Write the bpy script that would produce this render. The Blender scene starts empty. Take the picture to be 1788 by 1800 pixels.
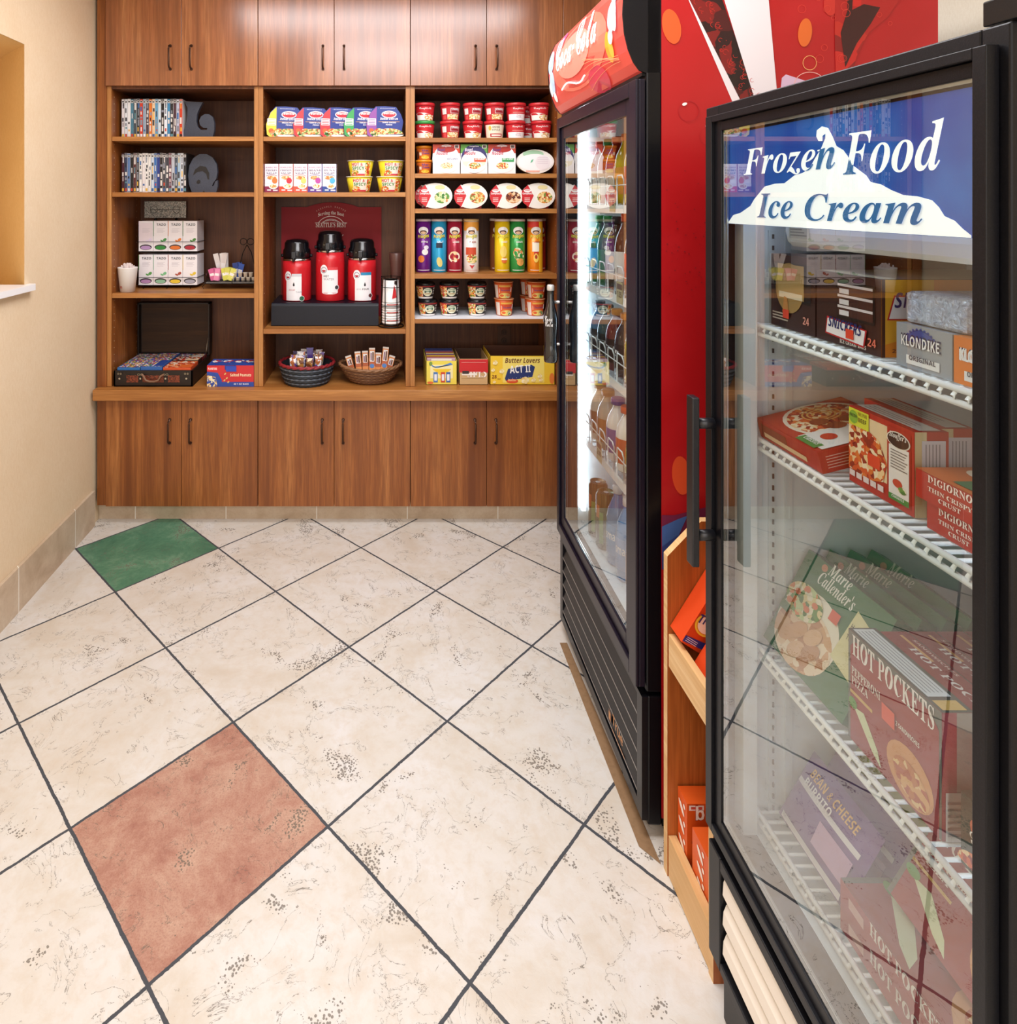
import bpy, math, random
from mathutils import Vector, Matrix
random.seed(7)
sc = bpy.context.scene
COL = sc.collection
# ---------------------------------------------------------------- camera (level, shifted view)
F, CX, CY, H = 1110.0, 668.0, 356.0, 1.5
cam = bpy.data.objects.new('camera', bpy.data.cameras.new('camera'))
COL.objects.link(cam); sc.camera = cam
cam.location = (0, 0, H); cam.rotation_euler = (math.pi/2, 0, 0)
cam.data.sensor_width = 36; cam.data.lens = F/1800*36
cam.data.shift_x = (894-CX)/1800; cam.data.shift_y = -(900-CY)/1800
cam.data.clip_start = .02
# ---------------------------------------------------------------- world, lights, exposure
w = bpy.data.worlds.new('world'); sc.world = w; w.use_nodes = True
w.node_tree.nodes['Background'].inputs[0].default_value = (.9, .93, 1, 1)
w.node_tree.nodes['Background'].inputs[1].default_value = .3
def area(name, loc, sx, sy, power, col=(1, .95, .88), rot=(0, 0, 0)):
    l = bpy.data.lights.new(name, 'AREA'); l.shape = 'RECTANGLE'; l.size = sx; l.size_y = sy
    l.energy = power; l.color = col
    o = bpy.data.objects.new(name, l); COL.objects.link(o); o.location = loc; o.rotation_euler = rot
    return o
WL_ = (.97, .97, 1)
area('ceiling_light_front', (.0, 2.15, 2.58), 1.6, .4, 24, WL_)
area('ceiling_light_middle', (.1, 1.25, 2.58), 1.0, .6, 34, WL_)
area('ceiling_light_rear', (-.1, -1.1, 2.58), 1.4, .8, 30, WL_)
area('near_end_area_light', (-.3, -2.3, 1.45), 2.0, 2.0, 30, (.97, .98, 1), (math.radians(80), 0, 0))  # unseen area lamp in front of the closed near wall, facing the cabinets
pl = bpy.data.lights.new('recess_fill_light', 'POINT'); pl.energy = 5; pl.color = (1, .86, .66); pl.shadow_soft_size = .15
po = bpy.data.objects.new('recess_fill_light', pl); COL.objects.link(po); po.location = (-1.75, 1.7, 1.6)  # unseen point lamp, added to light the closed recess and its soffit
sc.view_settings.view_transform = 'Standard'; sc.view_settings.look = 'None'
sc.view_settings.gamma = 1; sc.view_settings.use_curve_mapping = False
sc.view_settings.exposure = 0.0
sc.cycles.max_bounces = 7; sc.cycles.use_adaptive_sampling = True; sc.cycles.adaptive_threshold = .02; sc.cycles.transparent_max_bounces = 24
sc.cycles.caustics_reflective = False; sc.cycles.caustics_refractive = False

def PX(px, Y): return (px-CX)*Y/F
def PZ(py, Y): return H-(py-CY)*Y/F
# ---------------------------------------------------------------- materials
def lin(c):
    return c/12.92 if c <= .04045 else ((c+.055)/1.055)**2.4
def hexc(h):
    h = h.lstrip('#')
    return tuple(lin(int(h[i:i+2], 16)/255) for i in (0, 2, 4))+(1,)
CACHE = {}
def new(name):
    m = bpy.data.materials.new(name); m.use_nodes = True
    nt = m.node_tree; b = nt.nodes['Principled BSDF']
    return m, nt, b
def C(h, r=.5, m=0, e=0, tr=0, coat=0):
    k = (h, r, m, e, tr, coat)
    if k in CACHE: return CACHE[k]
    mt, nt, b = new('paint'+h.strip('#'))
    b.inputs['Base Color'].default_value = hexc(h); b.inputs['Roughness'].default_value = r
    b.inputs['Metallic'].default_value = m
    if e:
        b.inputs['Emission Color'].default_value = hexc(h); b.inputs['Emission Strength'].default_value = e
    if tr:
        b.inputs['Transmission Weight'].default_value = tr
    if coat: b.inputs['Coat Weight'].default_value = coat
    CACHE[k] = mt; return mt
def N(nt, t, **kw):
    n = nt.nodes.new(t)
    for k, v in kw.items(): setattr(n, k, v)
    return n
def mth(nt, op, a, b=None, c=None):
    n = nt.nodes.new('ShaderNodeMath'); n.operation = op
    for i, v in enumerate((a, b, c)):
        if v is None: continue
        if isinstance(v, (int, float)): n.inputs[i].default_value = v
        else: nt.links.new(v, n.inputs[i])
    return n.outputs[0]
def ramp(nt, fac, stops, const=False):
    r = nt.nodes.new('ShaderNodeValToRGB'); nt.links.new(fac, r.inputs[0])
    el = r.color_ramp.elements
    if const: r.color_ramp.interpolation = 'CONSTANT'
    while len(el) < len(stops): el.new(.5)
    for e, (p, c) in zip(el, stops):
        e.position = p; e.color = hexc(c) if isinstance(c, str) else (c, c, c, 1)
    return r.outputs[0]
def mix(nt, fac, a, b, mode='MIX'):
    n = nt.nodes.new('ShaderNodeMix'); n.data_type = 'RGBA'; n.blend_type = mode
    for s, v in ((0, fac), (6, a), (7, b)):
        if isinstance(v, (int, float)): n.inputs[s].default_value = v
        elif isinstance(v, str): n.inputs[s].default_value = hexc(v)
        else: nt.links.new(v, n.inputs[s])
    return n.outputs[2]
def coords(nt, scale=(1, 1, 1), rnd=True):
    t = nt.nodes.new('ShaderNodeTexCoord'); mp = nt.nodes.new('ShaderNodeMapping')
    mp.inputs['Scale'].default_value = scale
    nt.links.new(t.outputs['Object'], mp.inputs[0])
    if rnd:
        oi = nt.nodes.new('ShaderNodeObjectInfo')
        v = mth(nt, 'MULTIPLY', oi.outputs['Random'], 37.0)
        cb = nt.nodes.new('ShaderNodeCombineXYZ'); nt.links.new(v, cb.inputs[0]); nt.links.new(v, cb.inputs[1]); nt.links.new(v, cb.inputs[2])
        nt.links.new(cb.outputs[0], mp.inputs['Location'])
    return mp.outputs[0]
def noise(nt, vec, scale, detail=4, rough=.5, dist=0):
    n = nt.nodes.new('ShaderNodeTexNoise'); nt.links.new(vec, n.inputs['Vector'])
    n.inputs['Scale'].default_value = scale; n.inputs['Detail'].default_value = detail
    n.inputs['Roughness'].default_value = rough; n.inputs['Distortion'].default_value = dist
    return n.outputs['Fac']
def bump(nt, b, h, dist, strength=.5):
    n = nt.nodes.new('ShaderNodeBump'); n.inputs['Distance'].default_value = dist; n.inputs['Strength'].default_value = strength
    nt.links.new(h, n.inputs['Height']); nt.links.new(n.outputs[0], b.inputs['Normal'])
def wood(name, dark, mid, light, axis='z', rough=.38, fine=260):
    """long streaks along one axis"""
    m, nt, b = new(name)
    s = {'z': (1, 1, .035), 'x': (.035, 1, 1), 'y': (1, .035, 1)}[axis]
    v = coords(nt, s)
    n1 = noise(nt, v, 14, 3, .55, .4); n2 = noise(nt, v, 75, 3, .6); n3 = noise(nt, v, fine, 2, .6)
    c = ramp(nt, n1, [(.3, dark), (.52, mid), (.75, light)])
    c = mix(nt, ramp(nt, n2, [(.35, .55), (.6, 0.0)]), c, dark)
    c = mix(nt, ramp(nt, n3, [(.4, .45), (.62, 0.0)]), c, dark)
    nt.links.new(c, b.inputs['Base Color']); b.inputs['Roughness'].default_value = rough
    bump(nt, b, n3, .0004, .25)
    return m
TEAK = wood('teak_laminate', '#6f3a17', '#a05f2c', '#b97942')
TEAKE = wood('teak_edge_banding', '#925c2a', '#bb8045', '#cf9a5e')
TEAKU = wood('teak_laminate_glossy', '#78421f', '#a8653a', '#c08250', rough=.24)
TEAKU.node_tree.nodes['Principled BSDF'].inputs['Specular IOR Level'].default_value = 1.0
TEAKH = wood('teak_laminate_horizontal', '#8e5626', '#bb7f42', '#cf985c', 'x')
TEAKD = wood('teak_laminate_shaded', '#4a2612', '#6e3f20', '#80502c', rough=.5)  # darkened copy of the teak: shade inside the shelves put into its colour
OAK = wood('red_oak', '#8c4416', '#b8652a', '#cc7d3e', 'z', .45, 200)
PINE = wood('pale_maple', '#cfa36a', '#e2bd88', '#ecd0a2', 'y', .5, 180)
def food(name, cols, scale, r=.5):
    k = ('food', name)
    if k in CACHE: return CACHE[k]
    m, nt, b = new(name)
    v = coords(nt, (1, 1, 1))
    vo = nt.nodes.new('ShaderNodeTexVoronoi'); vo.inputs['Scale'].default_value = scale
    nn = nt.nodes.new('ShaderNodeTexNoise'); nn.inputs['Scale'].default_value = scale*.8; nt.links.new(v, nn.inputs['Vector'])
    vv = nt.nodes.new('ShaderNodeVectorMath'); vv.operation = 'MULTIPLY_ADD'
    nt.links.new(nn.outputs['Color'], vv.inputs[0]); vv.inputs[1].default_value = (1/scale,)*3; nt.links.new(v, vv.inputs[2])
    nt.links.new(vv.outputs[0], vo.inputs['Vector'])
    sp = nt.nodes.new('ShaderNodeSeparateColor'); nt.links.new(vo.outputs['Color'], sp.inputs[0])
    c = ramp(nt, sp.outputs[0], [(i/len(cols), h) for i, h in enumerate(cols)], True)
    nt.links.new(c, b.inputs['Base Color']); b.inputs['Roughness'].default_value = r
    CACHE[k] = m; return m
PASTA = food('photo_of_pasta', ['#e9c27a', '#d98b3a', '#f3dfa8', '#b5442a', '#e8d190', '#6f8f3c'], 130)
LASAG = food('photo_of_lasagne', ['#b5351c', '#e0762e', '#f1cf9a', '#8f2412', '#d95a28', '#f6e3c0'], 150)
SALAD = food('photo_of_vegetables', ['#c9d9a0', '#5e9440', '#e98b50', '#f2ead0', '#3f7a35', '#e6d59a'], 110)
SOUP = food('photo_of_soup', ['#f0d9a0', '#e0a860', '#f7efd8', '#c98a4a', '#eadfb8'], 200)
TURKEY = food('photo_of_turkey', ['#d9a878', '#e9c9a4', '#c58c60', '#f0dcc0'], 60)
NOOD = food('photo_of_noodles', ['#e05c28', '#f0b050', '#c83a1c', '#f6d890', '#7a9a38', '#f0e6c8'], 170)
BERRY = food('mixed_print', ['#2a4fa8', '#c83a30', '#e8c040', '#f0f0f0', '#7a3fa0', '#2f8a50'], 140)
PAPER = food('crumpled_white_paper', ['#f4f1ee', '#e9e4e0', '#fbfaf8', '#d8d0cf'], 90)
WRAP = food('silver_and_purple_wrapper', ['#e8e4ea', '#6a4a9a', '#f4f2f4', '#3a2c60', '#d8d0d8', '#b06838'], 60, .3)
def foil_mat():
    m, nt, b = new('crinkled_foil'); v = coords(nt, (1, 1, 1)); n = noise(nt, v, 90, 5, .75, 1.5)
    nt.links.new(ramp(nt, n, [(.3, '#9aa0a6'), (.6, '#e8ebee')]), b.inputs['Base Color']); b.inputs['Metallic'].default_value = .75; b.inputs['Roughness'].default_value = .3
    bump(nt, b, n, .01, .9); return m
FOIL = foil_mat()
def speck(name, h, amt='#000000', scale=900, r=.5, lo=.45, hi=.75, f=.5, metal=0):
    m, nt, b = new(name); v = coords(nt, (1, 1, 1), False)
    n = noise(nt, v, scale, 2, .6)
    c = mix(nt, ramp(nt, n, [(lo, 0.0), (hi, f)]), h, amt)
    nt.links.new(c, b.inputs['Base Color']); b.inputs['Roughness'].default_value = r; b.inputs['Metallic'].default_value = metal
    bump(nt, b, n, .0003, .3)
    if h[1] in '01': b.inputs['Specular IOR Level'].default_value = .28
    return m
BLACK = speck('black_textured_metal', '#0b0b0f', '#22222c', 700, .32)
BLACK2 = speck('black_satin_plastic', '#0e0e12', '#1e1e26', 500, .38)
FRIDGE = speck('black_painted_steel', '#08080b', '#1c1c26', 900, .28)
PURP = speck('black_anodised_door_frame', '#17131f', '#2c2638', 900, .3)
LINER = C('#eef4f6', .35)
WHITEW = C('#f4f8fa', .35)
DARK = C('#17120f', .6)

def wallpaper(name, base, dk):
    m, nt, b = new(name); v = coords(nt, (1, 1, 1), False)
    n1 = noise(nt, coords(nt, (1, 1, .25), False), 260, 3, .7); n2 = noise(nt, v, 5, 3, .5); n3 = noise(nt, coords(nt, (1, 1, 4), False), 190, 3, .7)
    c = mix(nt, ramp(nt, n1, [(.4, 0.0), (.7, .5)]), base, dk)
    c = mix(nt, ramp(nt, n3, [(.4, 0.0), (.75, .4)]), c, dk)
    c = mix(nt, ramp(nt, n2, [(.35, 0.0), (.75, .3)]), c, dk)
    nt.links.new(c, b.inputs['Base Color']); b.inputs['Roughness'].default_value = .75
    bump(nt, b, n1, .0006, .25)
    return m
WALLP = wallpaper('cream_wallpaper', '#ecd8ba', '#dcc098')
WALLW = wallpaper('pale_wall_covering', '#e9dfcd', '#d8c8b0')
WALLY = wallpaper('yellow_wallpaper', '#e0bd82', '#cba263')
CEIL = C('#f2efe8', .9)

def stone(name, c0, c1, c2):
    m, nt, b = new(name); v = coords(nt, (1, 1, 1), False)
    n = noise(nt, v, 6, 6, .6, .6); n2 = noise(nt, v, 90, 4, .7)
    c = ramp(nt, n, [(.3, c0), (.5, c1), (.72, c2)])
    c = mix(nt, ramp(nt, n2, [(.45, 0.0), (.75, .35)]), c, c0)
    t = nt.nodes.new('ShaderNodeTexCoord'); s = nt.nodes.new('ShaderNodeSeparateXYZ'); nt.links.new(t.outputs['Object'], s.inputs[0])
    j = mth(nt, 'ADD', s.outputs[0], s.outputs[1])
    fr = mth(nt, 'FRACT', mth(nt, 'DIVIDE', j, .43))
    g = mth(nt, 'LESS_THAN', fr, .010)
    c = mix(nt, g, c, '#f1ece2')
    nt.links.new(c, b.inputs['Base Color']); b.inputs['Roughness'].default_value = .5
    bump(nt, b, n2, .001, .3)
    return m
BASEB = stone('travertine_skirting', '#b39a80', '#cab59c', '#d9c9b3')

# floor tiles laid on the diagonal
TO = (.19445, 1.82665); TU = (.2983, -.30441); TV = (-.31952, -.30867)
def floor_mat():
    m, nt, b = new('tumbled_stone_tiles')
    t = nt.nodes.new('ShaderNodeTexCoord'); s = nt.nodes.new('ShaderNodeSeparateXYZ'); nt.links.new(t.outputs['Object'], s.inputs[0])
    X, Y = s.outputs[0], s.outputs[1]
    det = TU[0]*TV[1]-TU[1]*TV[0]
    ia = (TV[1]/det, -TV[0]/det); ib = (-TU[1]/det, TU[0]/det)
    v = coords(nt, (1, 1, 1), False)
    wob = mth(nt, 'MULTIPLY', mth(nt, 'SUBTRACT', noise(nt, v, 22, 3, .6), .5), .010)
    def lc(k):
        c0 = -(k[0]*TO[0]+k[1]*TO[1])
        return mth(nt, 'ADD', mth(nt, 'MULTIPLY', X, k[0]), mth(nt, 'MULTIPLY_ADD', Y, k[1], c0))
    a = mth(nt, 'ADD', lc(ia), wob); bb = mth(nt, 'ADD', lc(ib), wob)
    fa = mth(nt, 'FLOOR', a); fb = mth(nt, 'FLOOR', bb)
    def edge(x):
        f = mth(nt, 'FRACT', x)
        return mth(nt, 'MINIMUM', f, mth(nt, 'SUBTRACT', 1, f))
    ed = mth(nt, 'MINIMUM', edge(a), edge(bb))
    nn = noise(nt, v, 130, 3, .6)
    gw = mth(nt, 'MULTIPLY_ADD', nn, .007, .0048)
    grout = mth(nt, 'LESS_THAN', ed, gw)
    # per tile offset of the stone pattern
    cb = nt.nodes.new('ShaderNodeCombineXYZ')
    nt.links.new(fa, cb.inputs[0]); nt.links.new(fb, cb.inputs[1])
    wn = nt.nodes.new('ShaderNodeTexWhiteNoise'); wn.noise_dimensions = '3D'; nt.links.new(cb.outputs[0], wn.inputs['Vector'])
    off = nt.nodes.new('ShaderNodeVectorMath'); off.operation = 'MULTIPLY_ADD'
    nt.links.new(wn.outputs['Color'], off.inputs[0]); off.inputs[1].default_value = (9, 9, 9); nt.links.new(t.outputs['Object'], off.inputs[2])
    ov = off.outputs[0]
    n1 = noise(nt, ov, 3.5, 5, .6, .8); n2 = noise(nt, ov, 28, 5, .7, .3); n3 = noise(nt, ov, 260, 3, .7)
    base = ramp(nt, n1, [(.3, '#cec4b6'), (.48, '#d7d2ca'), (.7, '#dddbd9')])
    base = mix(nt, ramp(nt, n2, [(.45, 0.0), (.78, .6)]), base, '#cdbeab')
    def is_tile(i, j):
        return mth(nt, 'MULTIPLY', mth(nt, 'COMPARE', fa, i, .1), mth(nt, 'COMPARE', fb, j, .1))
    red = ramp(nt, noise(nt, ov, 7, 8, .75, .35), [(.3, '#986458'), (.48, '#b58a78'), (.68, '#c9a994')])
    red = mix(nt, ramp(nt, n3, [(.45, 0.0), (.75, .5)]), red, '#8f5a50')
    grn = ramp(nt, noise(nt, ov, 7, 8, .75, .35), [(.3, '#41705a'), (.5, '#55856a'), (.72, '#7a9f84')])
    base = mix(nt, is_tile(-1, 1), base, red)
    base = mix(nt, is_tile(-4, 0), base, grn)
    # cracks: thin contour lines of a warped noise, only in patches
    cr = noise(nt, ov, 7.5, 6, .62, 1.8)
    ln = mth(nt, 'LESS_THAN', mth(nt, 'ABSOLUTE', mth(nt, 'SUBTRACT', cr, .5)), .0035)
    pm = mth(nt, 'GREATER_THAN', noise(nt, ov, 11, 2, .5), .49)
    crack = mth(nt, 'MULTIPLY', ln, pm)
    # pits: voronoi dots in patches
    vo = nt.nodes.new('ShaderNodeTexVoronoi'); vo.inputs['Scale'].default_value = 165; nt.links.new(ov, vo.inputs['Vector'])
    pp = noise(nt, ov, 7, 3, .6, .5)
    thr = ramp(nt, pp, [(.585, 0.0), (.66, .46)])
    pit = mth(nt, 'LESS_THAN', vo.outputs['Distance'], thr)
    marks = mth(nt, 'MAXIMUM', mth(nt, 'MULTIPLY', crack, .75), mth(nt, 'MULTIPLY', pit, .8))
    base = mix(nt, marks, base, '#6f675e')
    c = mix(nt, grout, base, '#42454b')
    nt.links.new(c, b.inputs['Base Color'])
    r = mix(nt, grout, '#8c8c8c', '#e0e0e0')
    rs = nt.nodes.new('ShaderNodeSeparateColor'); nt.links.new(r, rs.inputs[0]); nt.links.new(rs.outputs[0], b.inputs['Roughness'])
    h = mth(nt, 'SUBTRACT', mth(nt, 'MULTIPLY', n2, .5), mth(nt, 'ADD', mth(nt, 'MULTIPLY', grout, .9), mth(nt, 'MULTIPLY', marks, .5)))
    bump(nt, b, h, .003, .55)
    return m
def glass_mat(name, k, tint='#f4fbfa'):
    m = bpy.data.materials.new(name); m.use_nodes = True; nt = m.node_tree; nt.nodes.clear()
    o = N(nt, 'ShaderNodeOutputMaterial'); mx = N(nt, 'ShaderNodeMixShader'); tr = N(nt, 'ShaderNodeBsdfTransparent'); gl = N(nt, 'ShaderNodeBsdfGlossy')
    tr.inputs[0].default_value = hexc(tint); gl.inputs['Roughness'].default_value = 0.0
    lw = N(nt, 'ShaderNodeLayerWeight'); lw.inputs['Blend'].default_value = .5
    f = mth(nt, 'MINIMUM', mth(nt, 'MULTIPLY', mth(nt, 'MULTIPLY_ADD', mth(nt, 'POWER', lw.outputs['Facing'], 5.0), .96, .04), k), .9)
    nt.links.new(f, mx.inputs[0]); nt.links.new(tr.outputs[0], mx.inputs[1]); nt.links.new(gl.outputs[0], mx.inputs[2])
    nt.links.new(mx.outputs[0], o.inputs[0])
    return m
GLASSC = glass_mat('cooler_door_glass', 2.5)
GLASS = glass_mat('door_glass', 4.0)
CLEAR = glass_mat('clear_plastic', 1.0, '#e4e2e0')
# ---------------------------------------------------------------- mesh builder
class MB:
    def __init__(s): s.v = []; s.f = []; s.m = []; s.sm = []; s.mats = []
    def mi(s, mat):
        if mat not in s.mats: s.mats.append(mat)
        return s.mats.index(mat)
    def add(s, vs, fs, mat, smooth=False):
        o = len(s.v); k = s.mi(mat); s.v += [tuple(p) for p in vs]
        for f in fs: s.f.append([i+o for i in f]); s.m.append(k); s.sm.append(smooth)
        return s
    def box(s, x0, x1, y0, y1, z0, z1, mat, M=None):
        vs = [Vector((x, y, z)) for x in (x0, x1) for y in (y0, y1) for z in (z0, z1)]
        if M: vs = [M @ p for p in vs]
        return s.add(vs, [(0, 1, 3, 2), (4, 6, 7, 5), (0, 4, 5, 1), (2, 3, 7, 6), (0, 2, 6, 4), (1, 5, 7, 3)], mat)
    def lathe(s, c, prof, mat, n=28, mats=None, sx=1, sy=1, axis='z', smooth=True, M=None):
        """prof: list of (r, h)"""
        vs = []
        for r, h in prof:
            for i in range(n):
                a = 2*math.pi*i/n; x = r*math.cos(a)*sx; y = r*math.sin(a)*sy
                p = {'z': (x, y, h), 'y': (x, h, y), 'x': (h, x, y)}[axis]
                p = Vector((p[0]+c[0], p[1]+c[1], p[2]+c[2]))
                vs.append(M @ p if M else p)
        for j in range(len(prof)-1):
            mm = mats[j] if mats else mat
            s_f = [(j*n+i, j*n+(i+1) % n, (j+1)*n+(i+1) % n, (j+1)*n+i) for i in range(n)]
            k = s.mi(mm)
            o = len(s.v) if j == 0 else o
            if j == 0: s.v += [tuple(p) for p in vs]
            for f in s_f: s.f.append([i+o for i in f]); s.m.append(k); s.sm.append(smooth)
        for j, rev in ((0, True), (len(prof)-1, False)):
            if prof[j][0] > 1e-5:
                f = [o+j*n+i for i in range(n)]
                s.f.append(f[::-1] if rev else f); s.m.append(s.mi(mats[0 if rev else -1] if mats else mat)); s.sm.append(False)
        return s
    def tube(s, pts, r, mat, n=6, closed=False):
        pts = [Vector(p) for p in pts]; vs = []; m = len(pts)
        for i, p in enumerate(pts):
            a = pts[(i-1) % m] if (i > 0 or closed) else p; b = pts[(i+1) % m] if (i < m-1 or closed) else p
            d = (b-a).normalized(); u = d.cross(Vector((0, 0, 1)))
            if u.length < .1: u = d.cross(Vector((0, 1, 0)))
            u.normalize(); v = d.cross(u)
            vs += [p+u*(r*math.cos(2*math.pi*k/n))+v*(r*math.sin(2*math.pi*k/n)) for k in range(n)]
        fs = []
        for i in range(m if closed else m-1):
            j = (i+1) % m
            fs += [(i*n+k, i*n+(k+1) % n, j*n+(k+1) % n, j*n+k) for k in range(n)]
        if not closed: fs += [tuple(range(n)), tuple(range((m-1)*n, m*n))[::-1]]
        return s.add(vs, fs, mat, True)
    def prism(s, pts, f, d0, d1, mat, side=None):
        """outline in frame f, from depth d0 to d1"""
        n = len(pts)
        vs = [f(a, b, d0) for a, b in pts]+[f(a, b, d1) for a, b in pts]
        s.add(vs, [tuple(range(n))[::-1], tuple(range(n, 2*n))], mat)
        s.add(vs, [(i, (i+1) % n, n+(i+1) % n, n+i) for i in range(n)], side or mat)
        return s
    # --- printing on a frame f(a, b, d)
    def poly(s, f, pts, mat, d=.0006):
        return s.add([f(a, b, d) for a, b in pts], [tuple(range(len(pts)))], mat)
    def rect(s, f, x0, y0, x1, y1, mat, d=.0006, nx=1):
        vs = []; fs = []
        for i in range(nx+1):
            x = x0+(x1-x0)*i/nx; vs += [f(x, y0, d), f(x, y1, d)]
            if i: fs.append((2*i-2, 2*i, 2*i+1, 2*i-1))
        return s.add(vs, fs, mat)
    def disc(s, f, cx, cy, rx, ry, mat, d=.001, n=20, rot=0, a0=0, a1=None):
        a1 = a1 if a1 is not None else 2*math.pi
        c, q = math.cos(rot), math.sin(rot); pts = []
        full = abs(a1-a0-2*math.pi) < 1e-6
        for i in range(n if full else n+1):
            t = a0+(a1-a0)*i/n; x = rx*math.cos(t); y = ry*math.sin(t)
            pts.append((cx+x*c-y*q, cy+x*q+y*c))
        vs = [f(cx, cy, d)]+[f(a, b, d) for a, b in pts]; m = len(pts)
        return s.add(vs, [(0, i+1, (i+1) % m+1) for i in range(m if full else m-1)], mat)
    def ring(s, f, cx, cy, rx, ry, wd, mat, d=.001, n=24, a0=0, a1=2*math.pi):
        vs = []; fs = []
        for i in range(n+1):
            t = a0+(a1-a0)*i/n
            for k in (0, wd): vs.append(f(cx+(rx-k)*math.cos(t), cy+(ry-k)*math.sin(t), d))
            if i: fs.append((2*i-2, 2*i, 2*i+1, 2*i-1))
        return s.add(vs, fs, mat)
    def text(s, f, t, x, y, wd, h, mat, font='sb', d=.0012, al='c', rot=0, res=1, arc=0):
        V, T, bw, bh = glyphs(t, font, res)
        if not V: return s
        ox = {'c': -.5, 'l': 0, 'r': -1}[al]; c, q = math.cos(rot), math.sin(rot); vs = []
        for a, b in V:
            X = (a/bw+ox)*wd; Y = b/bh*h
            if arc: Y -= arc*(2*X/wd)**2
            vs.append(f(x+X*c-Y*q, y+X*q+Y*c, d))
        return s.add(vs, T, mat)
    def build(s, name, parent=None, label=None, bev=0, seg=2, smooth_all=False):
        me = bpy.data.meshes.new(name)
        if parent is None:
            xs, ys, zs = zip(*s.v); o0 = Vector(((min(xs)+max(xs))/2, (min(ys)+max(ys))/2, min(zs)))
        else:
            r = parent
            while r.parent: r = r.parent
            o0 = Vector(r['_o'])
        me.from_pydata([tuple(Vector(p)-o0) for p in s.v], [], s.f)
        for m in s.mats: me.materials.append(m)
        me.polygons.foreach_set('material_index', s.m); me.polygons.foreach_set('use_smooth', s.sm)
        me.update()
        o = bpy.data.objects.new(name, me); COL.objects.link(o)
        if parent is None: o.location = o0; o['_o'] = tuple(o0)
        else: o.parent = parent
        if label: o['label'] = label
        if bev:
            md = o.modifiers.new('bevel', 'BEVEL'); md.width = bev; md.segments = seg; md.limit_method = 'ANGLE'
        return o
def mstr(t, up, lo, dg):
    o = ''
    for ch in t:
        if 'A' <= ch <= 'Z': o += chr(up+ord(ch)-65)
        elif 'a' <= ch <= 'z': o += chr(lo+ord(ch)-97)
        elif '0' <= ch <= '9' and dg: o += chr(dg+ord(ch)-48)
        else: o += ch
    return o
FONTS = {'sb': (0x1D5D4, 0x1D5EE, 0x1D7EC), 'sbi': (0x1D63C, 0x1D656, 0x1D7EC), 'rb': (0x1D400, 0x1D41A, 0x1D7CE),
         'rbi': (0x1D468, 0x1D482, 0x1D7CE), 'sc': (0x1D4D0, 0x1D4EA, 0x1D7CE), 's': None}
GC = {}
def glyphs(t, font, res):
    k = (t, font, res)
    if k in GC: return GC[k]
    cu = bpy.data.curves.new('lettering', 'FONT'); cu.body = mstr(t, *FONTS[font]) if FONTS[font] else t
    cu.resolution_u = res; cu.fill_mode = 'FRONT'
    ob = bpy.data.objects.new('lettering', cu); me = ob.to_mesh()
    V = [(v.co.x, v.co.y) for v in me.vertices]; T = [tuple(p.vertices) for p in me.polygons]
    ob.to_mesh_clear(); bpy.data.objects.remove(ob); bpy.data.curves.remove(cu)
    if not V: GC[k] = ([], [], 1, 1); return GC[k]
    x0 = min(a for a, b in V); y0 = min(b for a, b in V); x1 = max(a for a, b in V); y1 = max(b for a, b in V)
    GC[k] = ([(a-x0, b-y0) for a, b in V], T, x1-x0, y1-y0)
    return GC[k]
def FR(o, u, v):
    """flat frame: origin, unit right, unit up"""
    o = Vector(o); u = Vector(u).normalized(); v = Vector(v).normalized(); n = u.cross(v)
    return lambda a, b, d=0: o+u*a+v*b+n*d
def front(x, y, z): return FR((x, y, z), (1, 0, 0), (0, 0, 1))         # faces the camera (-Y)
def side(x, y, z): return FR((x, y, z), (0, -1, 0), (0, 0, 1))         # faces the aisle (-X)
def CYL(c, rad, ang=0):
    """frame on a (tapered) cylinder: rad(b) gives radius; a = arc length from the camera-facing line"""
    rf = rad if callable(rad) else (lambda b: rad)
    r0 = rf(0)
    def f(a, b, d=0):
        r = rf(b); t = -math.pi/2+ang+a/max(r0, 1e-4)
        return Vector((c[0]+(r+d)*math.cos(t), c[1]+(r+d)*math.sin(t), c[2]+b))
    return f
def thing(name, label, cat, loc, group=None, rz=0):
    o = bpy.data.objects.new(name, None); o.empty_display_size = .05; COL.objects.link(o)
    o.location = loc; o['_o'] = tuple(loc); o.rotation_euler = (0, 0, rz)
    o['label'] = label; o['category'] = cat
    if group: o['group'] = group
    return o
def tag(o, label, cat, group=None):
    o['label'] = label; o['category'] = cat
    if group: o['group'] = group
    return o
def struct(mb, name, bev=0):
    o = mb.build(name, bev=bev); o['kind'] = 'structure'; return o
ORD = ['first', 'second', 'third', 'fourth', 'fifth', 'sixth', 'seventh', 'eighth', 'ninth', 'tenth', 'eleventh', 'twelfth', 'thirteenth',
       'fourteenth', 'fifteenth', 'sixteenth', 'seventeenth', 'eighteenth', 'nineteenth', 'twentieth', 'twenty-first', 'twenty-second']
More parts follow.
